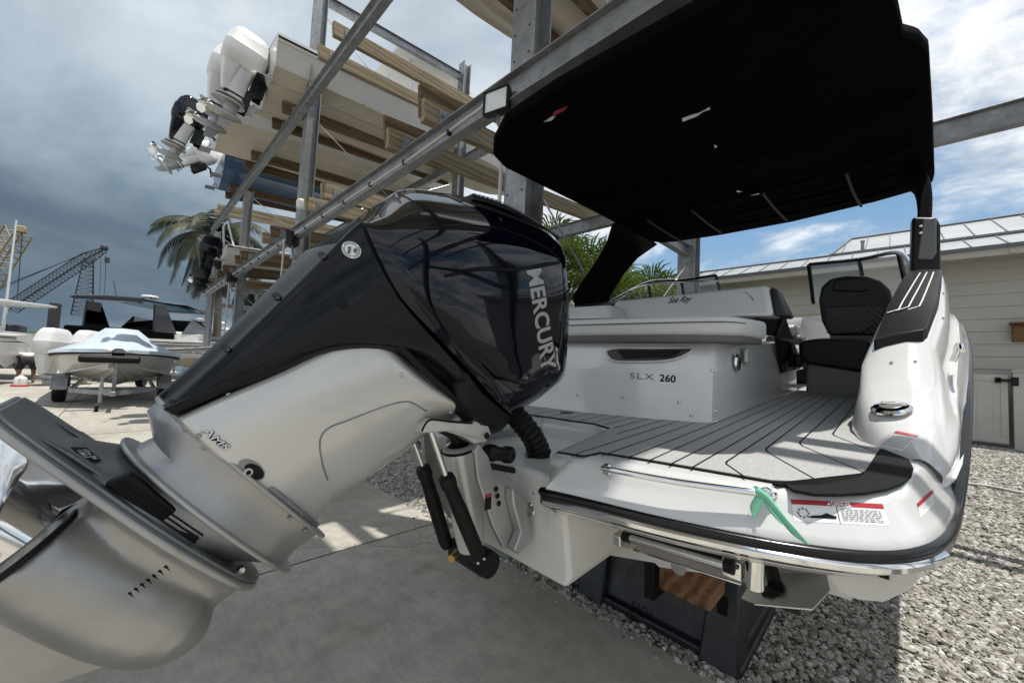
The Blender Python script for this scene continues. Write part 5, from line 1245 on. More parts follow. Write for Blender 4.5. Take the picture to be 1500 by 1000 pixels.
# ------------- windshield
def glass(name, pts, thick=.006):
    m = MB(); m.prism(pts, V((0, thick, 0))); return bb(m, name, M['glass'])
for s in (0, 1):
    P_ = [V((1.26, 4.2, .9)), V((1.2, 5.3, .93)), V((.9, 5.75, .95)), V((.42, 5.85, .95))]
    T_ = [V((1.22, 4.25, .97)), V((1.14, 5.05, 1.29)), V((.85, 5.45, 1.34)), V((.42, 5.5, 1.36))]
    if s: P_ = [mir(p) for p in P_]; T_ = [mir(p) for p in T_]
    for i in range(3):
        m = MB(); m.add([P_[i], P_[i+1], T_[i+1], T_[i]], [(0, 1, 2, 3)]); bb(m, 'windshield_pane', M['glass'])
    m = MB(); m.tube(catmull(T_, 5), .017, 8); bb(m, 'windshield_frame', M['black_sat'], smooth=50)
    m = MB(); m.tube(catmull([p+V((0, .005, .02)) for p in T_], 5), .006, 8); bb(m, 'windshield_trim', M['chrome'], smooth=50)
    for i in (1, 2, 3): m = MB(); m.tube([P_[i], T_[i]], .02, 8); bb(m, 'windshield_post', M['black_sat'])
# port rear wrap seen above the lounge: curved frame
P3 = [px3(*p, 4.6) for p in ((885, 448), (900, 438), (925, 424), (955, 416), (1000, 413), (1060, 411))]
m = MB(); m.tube(catmull(P3, 5), .009, 8); bb(m, 'windshield_trim', M['chrome'], smooth=50)
m = MB(); m.add(P3+[p+V((0, 0, -.3)) for p in P3[::-1]], [tuple(range(12))]); bb(m, 'windshield_pane', M['glass'])
# ------------- helm seat, cockpit
sx0 = .82
def sp_(px, py, y): return BL(px, py, 1, y)
seatback = [(1203, 470), (1199, 440), (1203, 420), (1217, 408), (1240, 404), (1270, 405), (1290, 412), (1304, 425), (1308, 440), (1300, 470), (1290, 492), (1214, 492)]
m = MB(); P3 = [sp_(*p, 4.55) for p in seatback]; m.prism(P3, (0, .12, .02)); bb(m, 'helm_seat_back', M['vinyl_d'], bevel=.025, seg=3)
m = MB(); P3 = [sp_(*p, 4.54) for p in ((1218, 426), (1222, 411), (1240, 407), (1272, 408), (1276, 424), (1260, 428))]; m.prism(P3, (0, .03, 0)); bb(m, 'helm_seat_headrest', M['plastic'], bevel=.012)
m = MB(); P3 = [sp_(*p, 4.535) for p in ((1208, 450), (1255, 447), (1296, 450), (1290, 470), (1262, 488), (1218, 490), (1210, 475))]; m.prism(P3, (0, .03, 0)); bb(m, 'helm_seat_quilt', M['vinyl_q'], bevel=.01)
a_, b_ = sp_(1210, 450, 4.53), sp_(1292, 488, 4.53)
for k in range(9):
    for sg in (0, 1):
        xx0 = a_.x+(b_.x-a_.x)*k/8.0; dxx = (b_.x-a_.x)*.5; x1_ = xx0+(dxx if sg else -dxx); zt, zb = a_.z-.005, b_.z+.01
        t1 = 1.0
        if x1_ > b_.x: t1 = (b_.x-xx0)/dxx
        if x1_ < a_.x: t1 = (xx0-a_.x)/dxx
        if t1 <= .05: continue
        m = MB(); m.tube([V((xx0, 4.532, zt)), V((xx0+(x1_-xx0)*t1, 4.532, zt+(zb-zt)*t1))], .0022, 4); bb(m, 'quilt_stitch', M['decal_grey'])
m = MB(); P3 = [sp_(*p, 4.2) for p in ((1169, 500), (1195, 496), (1275, 498), (1275, 540), (1262, 546), (1180, 533), (1170, 522))]; m.prism([V((p.x, p.y, p.z)) for p in P3], (0, .5, .02)); bb(m, 'helm_seat_cushion', M['vinyl_d'], bevel=.03, seg=3)
m = MB(); P3 = [sp_(*p, 4.24) for p in ((1181, 530), (1275, 540), (1275, 598), (1180, 590))]; m.prism([V((p.x, p.y, p.z)) for p in P3], (0, .45, 0)); bb(m, 'helm_seat_base', M['seat_grey'], bevel=.02)
m = MB(); m.box((.66, 4.4, -.012), (.5, .3, .02)); bb(m, 'cockpit_step', M['vinyl_d'])
# cockpit liner, sole, inner seats forward
m = MB(); m.add([V((-1.15, 4.4, -.02)), V((1.0, 4.4, -.02)), V((.9, 7.4, .0)), V((-1.0, 7.4, 0))], [(0, 1, 2, 3)]); bb(m, 'cockpit_sole', M['foam'])
m = MB(); m.box((-.75, 4.95, .3), (.8, .5, .6)); bb(m, 'port_console', M['vinyl_g'], bevel=.05)
for y, z, x, w_ in ((5.6, .62, .15, .34), (5.62, .5, .18, .36), (5.6, .34, .18, .36)):
    m = MB(); m.box((x, y, z), (w_, .3, .11)); bb(m, 'bow_cushion', M['vinyl_w'] if z != .5 else M['vinyl_g'], bevel=.04, seg=3)
m = MB(); m.box((.17, 5.8, .14), (.5, .4, .3)); bb(m, 'bow_seat_base', M['vinyl_d'], bevel=.02)
# helm console behind the helm seat, mostly hidden
m = MB(); m.box((.9, 5.4, .45), (.55, .4, .85)); bb(m, 'helm_console', M['vinyl_g'], bevel=.06)
m = MB(); m.tube([V((.9+.17*math.cos(a), 5.1, .85+.17*math.sin(a))) for a in [k*math.pi/12 for k in range(24)]], .014, 8, closed=True); bb(m, 'steering_wheel', M['plastic'], smooth=50)
# ------------- ladder, trim tab under the platform
def LP(px, py, y): return BL(px, py, 1, y)
m = MB(); a_, b_ = LP(918, 786, 1.22), LP(1068, 829, 1.22); m.tube([a_, b_], .0115, 12); c_, d_ = a_+V((0, .09, .02)), b_+V((.0, .09, .02)); m.tube([c_, d_], .0115, 12); bb(m, 'ladder_tube', M['steel'], smooth=40)
m = MB(); m.lathe([(.0, -.016), (.016, -.012), (.017, .012), (.0, .016)], a_, (b_-a_), 14); m.lathe([(.0, -.016), (.018, -.012), (.02, .012), (.0, .016)], b_, (b_-a_), 14); bb(m, 'ladder_end', M['rubber'], smooth=40)
m = MB(); m.bar(LP(925, 775, 1.28), LP(1060, 812, 1.28), .05, .022); bb(m, 'ladder_step', M['rubber'], bevel=.005)
m = MB(); m.bar(LP(918, 792, 1.34), LP(1092, 846, 1.34), .10, .006); m.box(LP(915, 783, 1.3), (.03, .12, .035)); m.box(LP(1080, 822, 1.3), (.05, .12, .05)); bb(m, 'ladder_bracket', M['chrome'], bevel=.003)
m = MB(); q = LP(1105, 860, 1.25); m.lathe([(.0, 0), (.022, 0), (.024, .006), (.024, .085), (.018, .09), (0, .09)], q, (0, 0, 1), 24); bb(m, 'ladder_hinge', M['chrome'], smooth=40)
m = MB(); tt = [LP(1085, 878, 1.5), LP(1105, 886, 1.36), LP(1190, 894, 1.36), LP(1216, 866, 1.5), LP(1210, 838, 1.68), LP(1110, 838, 1.68)]
m.prism(tt, (0, 0, .005)); bb(m, 'trim_tab', M['steel'], bevel=.001)
m = MB(); m.tube([LP(1130, 835, 1.6), LP(1136, 858, 1.5)], .022, 12); m.tube([LP(1136, 858, 1.5), LP(1138, 874, 1.46)], .012, 10); bb(m, 'trim_actuator', M['rubber'], smooth=40)
m = MB(); m.box(LP(1146, 878, 1.46), (.1, .06, .03)); m.lathe([(.0, -.02), (.02, -.02), (.02, .02), (0, .02)], LP(1134, 876, 1.44), (1, 0, 0), 12); bb(m, 'actuator_foot', M['plastic'], bevel=.006)
m = MB(); m.lathe([(.0, .0), (.02, 0), (.03, .004), (.03, .01)], LP(995, 829, 1.6), (0, -1, 0), 20); bb(m, 'through_hull', M['steel'], smooth=40)
# ---------------------------------------------------------------- ribbon tied on the grab rail
rb = empty('ribbon', MBOAT @ BL(1112, 722, 1, 1.23), 'mint green ribbon tied to the stern grab rail and hanging over the platform edge', 'ribbon')
def strip(pxs, ys, w, name, tw=0):
    P3 = [MBOAT @ BL(x, y, 1, yy) for (x, y), yy in zip(pxs, ys)]; P3 = catmull(P3, 6); rr = []
    n = len(P3)
    for i, p in enumerate(P3):
        t = (P3[min(i+1, n-1)]-P3[max(i-1, 0)]).normalized(); s_ = t.cross(V((-.3, -1, .2))).normalized(); a = tw*i/n
        k = min(1, (i+1)/3)*(1 if i < n-6 else (n-i)/6); s_ = (Matrix.Rotation(a, 3, t) @ s_)*w*max(k, .05); rr.append([p-s_, p, p+s_])
    m = MB(); m.loft(rr, caps=False, ring_closed=False); o = m.build(name, M['ribbon'], rb, smooth=60)
    sd = o.modifiers.new('so', 'SOLIDIFY'); sd.thickness = .0004
strip([(1106, 717), (1122, 728), (1138, 748), (1160, 775), (1184, 797)], [1.19, 1.175, 1.16, 1.14, 1.125], .010, 'ribbon_tail', .5)
strip([(1112, 718), (1113, 728), (1106, 742), (1104, 757)], [1.2, 1.19, 1.185, 1.18], .011, 'ribbon_tail', -.8)
strip([(1104, 712), (1118, 722), (1112, 733), (1120, 719)], [1.21, 1.19, 1.2, 1.2], .006, 'ribbon_knot', 2)
strip([(1118, 726), (1128, 745), (1146, 768)], [1.19, 1.185, 1.18], .005, 'ribbon_tail', -.4)
# ---------------------------------------------------------------- boat stand and timber block
sd = empty('boat_stand', (-1.1, 2.6, 0), 'stackable black plastic boat stand with raised lettering under the hull', 'boat stand')
def srect(z, x0, x1, y0, y1): return [V((x0, y0, z)), V((x1, y0, z)), V((x1, y1, z)), V((x0, y1, z))]
m = MB()
m.loft([srect(0, -1.62, -.55, 2.32, 3.1), srect(.05, -1.62, -.55, 2.32, 3.1), srect(.055, -1.58, -.59, 2.36, 3.06), srect(.33, -1.50, -.67, 2.44, 2.98), srect(.335, -1.47, -.70, 2.48, 2.94), srect(.62, -1.40, -.77, 2.53, 2.88)])
sb = m.build('base', M['stand'], sd, bevel=.012)
for x in (-1.45, -.66):
    m = MB(); m.loft([srect(.0, x-.10, x+.10, 2.29, 2.5), srect(.62, x-.06, x+.06, 2.45, 2.62), srect(.64, x-.05, x+.05, 2.46, 2.6)]); m.build('leg', M['stand'], sd, bevel=.012)
    m = MB(); m.box((x, 2.36, .3), (.05, .01, .09)); m.build('socket', M['decal_black'], sd)
m = MB(); m.loft([srect(.62, -1.5, -.68, 2.48, 2.95), srect(.70, -1.48, -.70, 2.5, 2.93)]); m.build('cap', M['stand'], sd, bevel=.01)
SB = bvh_of(sb)
try:
    letter('EACH', (940, 894), (955, 901), (941.5, 886), SB, M['decal_black'], sd, bold=.02)
    letter('Surface', (895, 876), (918, 885), (896, 871), SB, M['decal_black'], sd, shear=.3)
except Exception as ex: print('letters', ex)
m = MB(); m.box((-.79, 2.46, .44+.05), (.27, .62, .28)); o = m.build('timber_block', M['wood_stain'], bevel=.012)
tag(o, 'stained orange brown timber block between the stand and the hull', 'timber block')
m = MB(); m.loft([srect(.30, -.98, -.92, 2.1, 2.7), srect(.74, -.99, -.935, 2.1, 2.8)]); tag(m.build('keel_pad', M['rubber'], bevel=.01), 'black rubber pad hanging beside the timber block', 'pad')
m = MB(); m.loft([srect(0, -1.55, -.65, 5.9, 6.6), srect(.75, -1.3, -.9, 6.1, 6.4)]); o = m.build('keel_block', M['stand'], bevel=.01); tag(o, 'black plastic stand under the forward keel', 'boat stand')
# ---------------------------------------------------------------- the big black and silver outboard, tilted up
EX = -1.17
TH = R(46.5)
EA = V((0, math.sin(TH), math.cos(TH)))          # towards the cowl
EB = V((0, math.cos(TH), -math.sin(TH)))         # towards the leading edge
eng = empty('outboard_motor', PX(700, 640, EX), 'large outboard with glossy black cowl and silver midsection, tilted up behind the white boat', 'outboard motor')
def half_ring(pts):                               # (px,py,dx) from rear centre to front centre, mirrored about the motor's centre plane
    h = [PX(x, y, EX+d) for x, y, d in pts]
    mm = [V((2*EX-p.x, p.y, p.z)) for p in h[::-1]]
    if abs(h[-1].x-EX) < 1e-4: mm = mm[1:]
    if abs(h[0].x-EX) < 1e-4: mm = mm[:-1]
    return h+mm
def emesh(name, rings, mt, sub=2, smooth=60, caps=True, n=5, **k):
    if sub:                                       # interpolating patch: passes through every traced point
        R1 = [catmull(r_, 4, True) for r_ in rings]
        cols_ = [catmull([r_[i] for r_ in R1], n) for i in range(len(R1[0]))]
        rings = [[c[j] for c in cols_] for j in range(len(cols_[0]))]
        def shrink(r_, nxt, k1):
            c = sum(r_, V())/len(r_); d = (c-sum(nxt, V())/len(nxt)).normalized()
            return [[p.lerp(c, .06)+d*.006*k1 for p in r_], [p.lerp(c, .2)+d*.011*k1 for p in r_]]
        a = shrink(rings[0], rings[1], 1); b_ = shrink(rings[-1], rings[-2], 1)
        rings = [a[1], a[0]]+rings+[b_[0], b_[1]]
    m = MB(); m.loft(rings, caps=caps); return m.build(name, mt, eng, smooth=smooth, **k)
def resamp(rings, n):                             # add rings between stations (catmull through stations)
    cols_ = [catmull([r_[i] for r_ in rings], n) for i in range(len(rings[0]))]
    return [[c[j] for c in cols_] for j in range(len(cols_[0]))]
# --- silver midsection
mid = [[(236, 612, .03), (258, 611, .115), (268, 618, .150), (317, 662, .175), (385, 719, .165), (444, 766, .10), (458, 778, .02)],
       [(300, 577, .03), (318, 582, .125), (330, 588, .160), (380, 628, .185), (440, 680, .168), (480, 722, .10), (490, 728, .02)],
       [(395, 532, .03), (412, 541, .14), (425, 548, .175), (455, 590, .195), (500, 650, .172), (535, 690, .10), (545, 695, .02)],
       [(490, 490, .03), (505, 497, .15), (517, 503, .185), (545, 560, .205), (570, 615, .18), (592, 652, .10), (600, 656, .02)],
       [(552, 488, .03), (556, 496, .155), (560, 505, .195), (590, 550, .21), (615, 595, .185), (625, 622, .11), (632, 630, .02)],
       [(610, 530, .03), (612, 540, .155), (613, 548, .195), (633, 570, .205), (655, 595, .19), (662, 610, .12), (668, 618, .02)],
       [(690, 596, .03), (692, 601, .14), (694, 604, .18), (697, 607, .19), (700, 610, .17), (702, 613, .1), (704, 616, .02)]]
silver = emesh('midsection', [half_ring(r_) for r_ in mid], M['silver'], sub=2)
SV = bvh_of(silver)
# --- black lower cowl wedge
wedge = [[(254, 600, 0.02), (251, 597, .08), (243, 590, .10), (246, 593, .125), (250, 597, .135), (256, 601, .13), (262, 604, .09)],
         [(336, 530, 0.02), (333, 527, .08), (326, 520, .125), (330, 524, .150), (350, 545, .168), (372, 560, .16), (382, 566, .10)],
         [(438, 434, 0.02), (435, 431, .08), (427, 424, .15), (431, 428, .178), (460, 470, .205), (480, 508, .2), (492, 518, .12)],
         [(506, 366, 0.02), (503, 363, .08), (496, 356, .17), (500, 361, .200), (535, 430, .238), (580, 500, .235), (600, 530, .15)],
         [(532, 341, 0.02), (529, 338, .08), (522, 332, .18), (527, 339, .212), (572, 432, .262), (650, 530, .262), (690, 590, .17)],
         [(541, 335, 0.02), (538, 332, .08), (530, 326, .185), (535, 336, .218), (582, 434, .270), (664, 528, .272), (722, 596, .18)]]
lower = emesh('lower_cowl', [half_ring(r_) for r_ in wedge], M['black_sat'], sub=2)
LW = bvh_of(lower)
# rubber seal between the black and silver shells
seal = [(250, 601), (300, 579), (350, 556), (420, 524), (480, 497), (520, 486), (548, 484), (572, 494), (600, 521), (640, 560), (695, 606)]
P3 = [PX(x, y, EX+d) for (x, y), d in zip(seal, (.14, .152, .165, .18, .192, .198, .205, .213, .225, .225, .20))]
m = MB(); m.tube(catmull(P3, 5), .011, 8); m.tube([V((2*EX-p.x, p.y, p.z)) for p in catmull(P3, 5)], .011, 8); m.build('seal', M['rubber'], eng, smooth=60)
# --- top cowl
cw = [[(527, 318, .02), (531, 324, .19), (537, 335, .225), (560, 385, .268), (590, 438, .285), (640, 492, .288), (690, 545, .27), (742, 600, .20), (750, 606, .04)],
      [(560, 296, .02), (566, 318, .19), (572, 345, .235), (592, 380, .28), (618, 430, .298), (660, 485, .298), (705, 535, .28), (750, 597, .21), (758, 602, .04)],
      [(592, 279, .02), (606, 300, .17), (622, 338, .240), (640, 372, .288), (660, 425, .305), (695, 480, .302), (735, 530, .285), (765, 588, .22), (772, 592, .04)],
      [(640, 282, .02), (660, 302, .16), (680, 332, .235), (690, 365, .288), (705, 425, .305), (735, 480, .302), (765, 525, .285), (785, 577, .22), (790, 580, .04)],
      [(700, 294, .02), (722, 312, .15), (742, 340, .228), (748, 370, .280), (758, 425, .30), (778, 480, .298), (795, 525, .28), (806, 564, .21), (808, 566, .04)],
      [(760, 316, .02), (775, 332, .15), (790, 352, .222), (797, 374, .276), (804, 430, .295), (809, 480, .295), (813, 530, .282), (817, 556, .22), (818, 559, .04)],
      [(806, 340, .02), (813, 350, .15), (819, 360, .215), (824, 380, .268), (829, 430, .286), (829, 480, .286), (826, 530, .276), (824, 549, .22), (823, 552, .04)],
      [(816, 350, .02), (820, 358, .14), (825, 368, .20), (829, 386, .252), (833, 432, .270), (833, 480, .270), (830, 526, .262), (827, 546, .20), (825, 549, .04)]]
cw = [[(x, y, d+(0, .02, .030, .006, -.006, -.008, .004, .045, .04)[i]) for i, (x, y, d) in enumerate(r_)] for r_ in cw]
top_ = emesh('top_cowl', [half_ring(r_) for r_ in cw], M['black_gloss'], sub=2)
TC = bvh_of(top_)
# crease line along the cowl shoulder and seam
P3 = [projB(x, y, TC, .0005) for x, y in ((570, 362), (595, 347), (625, 336), (660, 331), (696, 330), (740, 337), (775, 350), (805, 366), (820, 380))]; P3 = [p for p in P3 if p]
m = MB(); m.tube(catmull(P3, 5), .0022, 6); m.build('cowl_crease', M['black_sat'], eng, smooth=60)
# vent grille on the top rear edge
m = MB(); g1 = [(686, 292), (720, 301), (755, 317), (790, 338), (812, 352)]
gp = [PX(x, y, EX+.03)+V((0, 0, .004)) for x, y in g1]; gp = catmull(gp, 6)
rr = [[p+V((-.02, 0, .012)), p+V((.025, 0, .008)), p+V((.03, 0, -.012)), p+V((-.02, 0, -.012))] for p in gp]
m.loft(rr); gr = m.build('vent_grille', M['plastic'], eng)
m = MB()
for i, p in enumerate(gp[::1]):
    m.box(p+V((.018, 0, .0085)), (.03, .004, .004))
for dx in (.005, .018, .031): m.tube([p+V((dx, 0, .012-.1*(dx-.0))) for p in gp], .0016, 5)
m.build('grille_bars', M['decal_grey'], gr)
# lower front skirt and air dam of the cowl, hose boot
sk = [[(664, 530, .2), (700, 570, .262), (742, 606, .20), (750, 612, .03)], [(640, 545, .15), (680, 590, .245), (722, 622, .18), (735, 630, .03)], [(640, 570, .1), (672, 600, .2), (705, 628, .15), (715, 636, .03)]]
emesh('cowl_skirt', [half_ring(r_) for r_ in sk], M['rubber'], sub=1)
# lettering
letter('MERCURY', (794, 470), (803, 542), (804.5, 468.5), TC, M['decal_silver'], eng, bold=.03, spacing=1.02)
letter('AMS', (317, 642.5), (335, 657.5), (321, 638), SV, M['decal_black'], eng, shear=.25, bold=.05)
letter('AMS', (317, 642.5), (334.5, 657), (320.6, 638.5), SV, M['decal_white'], eng, shear=.25, bold=-.0, off=.003)
lo = bpy.data.objects[-1] if False else None
# round sticker on the wedge: ring, disc, map-like blotches
def disc(cx_, cy_, ux, uy, vx, vy, r0, r1, bvh, off, n=32):
    m = MB(); a = [projB(cx_+ux*r_*math.cos(t)+vx*r_*math.sin(t), cy_+uy*r_*math.cos(t)+vy*r_*math.sin(t), bvh, off) for r_ in (r0, r1) for t in [k*2*math.pi/n for k in range(n)]]
    if any(p is None for p in a): return None
    m.add(a, [(i, (i+1) % n, (i+1) % n+n, i+n) for i in range(n)]); return m
d_ = disc(515, 367, 14, 0, 3, 12.5, .02, 1, LW, .004); 
if d_: stk = d_.build('round_sticker', M['decal_white'], eng)
d_ = disc(515, 367, 14, 0, 3, 12.5, .70, .76, LW, .0048)
if d_: d_.build('sticker_ring', M['decal_grey'], eng)
r3 = random.Random(2)
for k in range(9):
    a = r3.uniform(0, 6.28); rr_ = r3.uniform(.1, .5); w_ = r3.uniform(.08, .2)
    d_ = disc(515+14*rr_*math.cos(a)+3*rr_*math.sin(a), 367+12.5*rr_*math.sin(a), 16*w_, -3*w_, 4*w_, 14*w_, .05, 1, LW, .0052, 8)
    if d_: d_.build('sticker_mark', M['decal_grey'], eng)
for k in range(22):
    a = k*2*math.pi/22
    if k % 7 == 6: continue
    c_ = (515+12*math.cos(a)+2.4*math.sin(a), 367+10.7*math.sin(a))
    d_ = disc(c_[0], c_[1], 1.0, .3, -.3, 1.2, .05, 1, LW, .0052, 5)
    if d_: d_.build('sticker_mark', M['decal_grey'], eng)
# screw recesses on the wedge, screws on silver
for px, py, r_ in ((473, 375, 7), (406, 435, 7), (332, 511, 7), (254, 589, 5), (502, 446, 8)):
    d_ = disc(px, py, r_, 1, 0, r_*.75, .05, 1, LW, .004, 18)
    if d_: d_.build('screw_recess', M['decal_black'], eng)
def button(px, py, r_, bvh, name, mt, h=.004):
    p = projB(px, py, bvh, 0)
    if p is None: return
    hit = bvh.ray_cast(CAM, ray(px, py), 60); n_ = hit[1] if hit[1].dot(ray(px, py)) < 0 else -hit[1]
    m = MB(); m.lathe([(0, h), (r_*.8, h*.9), (r_, h*.4), (r_, 0)], p, n_, 16); m.build(name, mt, eng, smooth=40)
for px, py in ((588, 549), (660, 604), (482, 503), (334, 577)): button(px, py, .0062, SV, 'screw', M['steel'])
for px, py in ((593, 281),): button(px, py, .006, TC, 'cowl_button', M['rubber'], .002)
# panel outline groove on the silver side
gpx = [(480, 702), (474, 685), (469, 660), (470, 640), (482, 626), (510, 615), (560, 596), (592, 588), (606, 591), (625, 602)]
P3 = [projB(x, y, SV, .0002) for x, y in gpx]; P3 = [p for p in P3 if p]
m = MB(); m.tube(catmull(P3, 5), .0022, 6); m.build('panel_groove', M['dark_cast'], eng, smooth=60)
# --- lower swivel bracket arm (silver) at the right end of the midsection
arm = [(616, 634, .17), (622, 622, .18), (632, 614, .19), (660, 617, .195), (690, 620, .195), (702, 610, .19), (714, 618, .18), (720, 634, .16), (712, 648, .16), (696, 650, .17), (680, 640, .185), (655, 632, .185), (636, 634, .18)]
for s in (1, -1):
    P3 = [PX(x, y, EX+d) for x, y, d in arm]; P3 = [V((p.x if s > 0 else 2*EX-p.x, p.y, p.z)) for p in P3]
    m = MB(); m.prism(P3, (-.06*s, 0, 0)); m.build('swivel_arm', M['silver'], eng, bevel=.006, seg=3)
P3 = [PX(x, y, EX+.197) for x, y in ((618, 632), (622, 623), (632, 614.5), (662, 617.5), (692, 619.5))]; m = MB(); m.tube(catmull(P3, 4), .0032, 6); m.build('arm_gasket', M['rubber'], eng)
P3 = PX(713, 638, EX+.182); m = MB(); m.lathe([(.0, .002), (.010, .002), (.012, 0)], P3, (1, 0, 0), 14); m.build('pivot_bore', M['decal_black'], eng)
# --- exhaust housing between the plates
def plate(name, pts, thick, mt, bevel=.003):      # pts (px,py) half outline on a plane square to the motor axis
    p0 = PX(*pts[0][:2], EX+pts[0][2]); out = []
    for x, y, _ in pts: out.append(on_plane(x, y, EA, p0))
    return out, p0
def aplane(px, py, p0): return on_plane(px, py, EA, p0)
def sym_plate(name, a0, b_w, thick, mt, bevel=.004, dz=0, sub=0):
    """a0: centre point of the plate plane; b_w: list of (b, halfwidth)"""
    h = [a0+EB*b_+V((w_, 0, 0))+EA*(thick/2) for b_, w_ in b_w]; h2 = [a0+EB*b_-V((w_, 0, 0))+EA*(thick/2) for b_, w_ in b_w[::-1]]
    m = MB(); m.prism(h+h2, -EA*thick); return m.build(name, mt, eng, bevel=bevel, seg=3)
# plane points on the centre plane found from the starboard edges in the photo
U0 = PX(246, 604, EX+.14)                          # top flange, starboard edge
def cpt(px, py, d): p = PX(px, py, EX+d); p.x = EX; return p
UA = cpt(330, 672, .185); A1 = cpt(290, 755, .20); A2 = cpt(180, 762, .21)
def ellipse_plate(c, b0, b1, w, n=28, p=2.3):
    out = []
    for i in range(n+1):
        t = math.pi*i/n; b_ = (b0+b1)/2-(b1-b0)/2*math.copysign(abs(math.cos(t))**(2/p), math.cos(t)); out.append((b_, max(.006, w*abs(math.sin(t))**(2/p))))
    return out
def bof(p, c): return (p-c).dot(EB)
b0, b1 = bof(PX(222, 592, EX+.06), UA), bof(PX(463, 792, EX+.03), UA)
sym_plate('mounting_flange', UA, ellipse_plate(UA, b0, b1, .185), .010, M['silver_cast'])
sym_plate('mount_gasket', UA+EA*.010, ellipse_plate(UA, b0+.05, b1-.035, .165), .014, M['dark_cast'])
b0b, b1b = bof(PX(165, 662, EX+.06), A1), bof(PX(409, 842, EX+.03), A1)
b0c, b1c = bof(PX(0, 622, EX+.10), A2), bof(PX(362, 862, EX+.02), A2)
def bring(c, b0_, b1_, w, n=28, p=2.4, k=1.0):
    out = []
    for i in range(n):
        t = 2*math.pi*i/n; cc_, s_ = math.cos(t), math.sin(t)
        out.append(c+EB*((b0_+b1_)/2+(b1_-b0_)/2*math.copysign(abs(cc_)**(2/p), cc_)*k)+V((w*math.copysign(abs(s_)**(2/p), s_)*k, 0, 0)))
    return out
A1t = A1+EA*((UA-A1).dot(EA)*.5)
m = MB(); m.loft([bring(UA-EA*.003, b0+.008, b1-.02, .168), bring(UA-EA*.03, b0+.012, b1-.028, .160), bring(A1+EA*.035+EB*0, b0b+.035, b1b-.03, .168), bring(A1+EA*.004, b0b+.028, b1b-.025, .175)])
hs = m.build('exhaust_housing', M['silver_cast'], eng, smooth=50); HS = bvh_of(hs)
sym_plate('splash_plate', A1, ellipse_plate(A1, b0b, b1b, .20), .010, M['silver_cast'])
m = MB(); m.loft([bring(A1-EA*.004, b0b+.02, b1b-.04, .165), bring(A2+EA*.012, b0b+.02+bof(A1, A2)*0, b1b-.05, .16)])
aband = m.build('adapter_band', M['dark_cast'], eng, smooth=50)
# anti-ventilation plate: wide blunt tail, raised ribs
av = [(b0c-.03, .13), (b0c, .155), (b0c+.06, .172), (b0c+.16, .19), (b0c+.26, .205), (b0c+.36, .205), (b1c-.12, .18), (b1c-.06, .14), (b1c-.02, .08), (b1c, .01)]
av = [(p.x, p.y) for p in catmull([V((a, b_, 0)) for a, b_ in av], 4)]
sym_plate('anti_ventilation_plate', A2, av, .014, M['silver_cast'], bevel=.005)
ptrim = sym_plate('plate_trim', A2+EA*.0095, [(b_*.98+.004, w_*.9) for b_, w_ in av], .008, M['dark_cast'], bevel=.003)
for k, (dx, w_) in enumerate(((.115, .014), (-.085, .018))):
    m = MB(); c0 = A2+EA*.014+V((dx, 0, 0)); m.tube([c0+EB*(b0c+.05), c0+EB*(b0c+.1)+EA*.004, c0+EB*(b0c+.3)+EA*.006, c0+EB*(b0c+.34)], [w_*.3, w_, w_, w_*.3], 12, flat=.45); m.build('plate_rib', M['dark_cast'], eng, smooth=60)
m = MB(); c0 = A2+EA*.016+V((.160, 0, 0)); 
m.prism([c0+EB*(b0c+.17), c0+EB*(b0c+.18)+EA*.035, c0+EB*(b0c+.36)+EA*.028, c0+EB*(b0c+.37)], (-.03, 0, 0)); m.build('water_grille', M['decal_black'], eng, bevel=.004)
for k in range(3):
    m = MB(); c1 = c0+V((.003, 0, 0))+EA*(.004+.008*k); m.tube([c1+EB*(b0c+.18), c1+EB*(b0c+.365)], .0016, 5); m.build('grille_bar', M['plastic'], eng)
for f in (.47, .56): 
    m = MB(); c1 = A2+EA*.018+V((.120, 0, 0))+EB*(b0c+f-.06); m.lathe([(0, .012), (.007, .012), (.009, .008), (.009, 0)], c1, (1, 0, 0), 6); m.build('bolt', M['steel'], eng)
# ratio tag
tg = MB(); p0 = aplane(128, 669, A2+EA*.022); pa = aplane(141, 680, A2+EA*.022); pb = aplane(134, 661, A2+EA*.022)
AB_, TB_ = bvh_of(aband), bvh_of(ptrim)
def near_hit(x, y):
    hs_ = [p for p in (projB(x, y, AB_, 0), projB(x, y, TB_, 0)) if p is not None]
    return min(hs_, key=lambda p: (p-CAM).length) if hs_ else aplane(x, y, A2+EA*.02)
t0_, t1_, t2_ = near_hit(124, 668), near_hit(132, 675), near_hit(130, 661)
Fm = frame(t0_, t1_-t0_, t2_-t0_); zn = Fm.col[2].xyz
if zn.dot(CAM-t0_) < 0: Fm = frame(t0_, t1_-t0_, t0_-t2_); zn = Fm.col[2].xyz
Fm.translation = t0_+zn*.004
tg.prism([(-.024, -.013, 0), (.024, -.013, 0), (.024, .013, 0), (-.024, .013, 0)], (0, 0, .001)); tg.xf(Fm); tgo = tg.build('ratio_tag', M['decal_black'], eng)
for t_, y in (('13 x 24', .005), ('1.85:1', -.006)):
    vs, fs = text_mesh(t_, .0115, bold=.0002); mm = MB(); mm.add([V((v.x, v.y+y, .0013)) for v in vs], fs); mm.xf(Fm); mm.build('lettering', M['decal_white'], tgo)
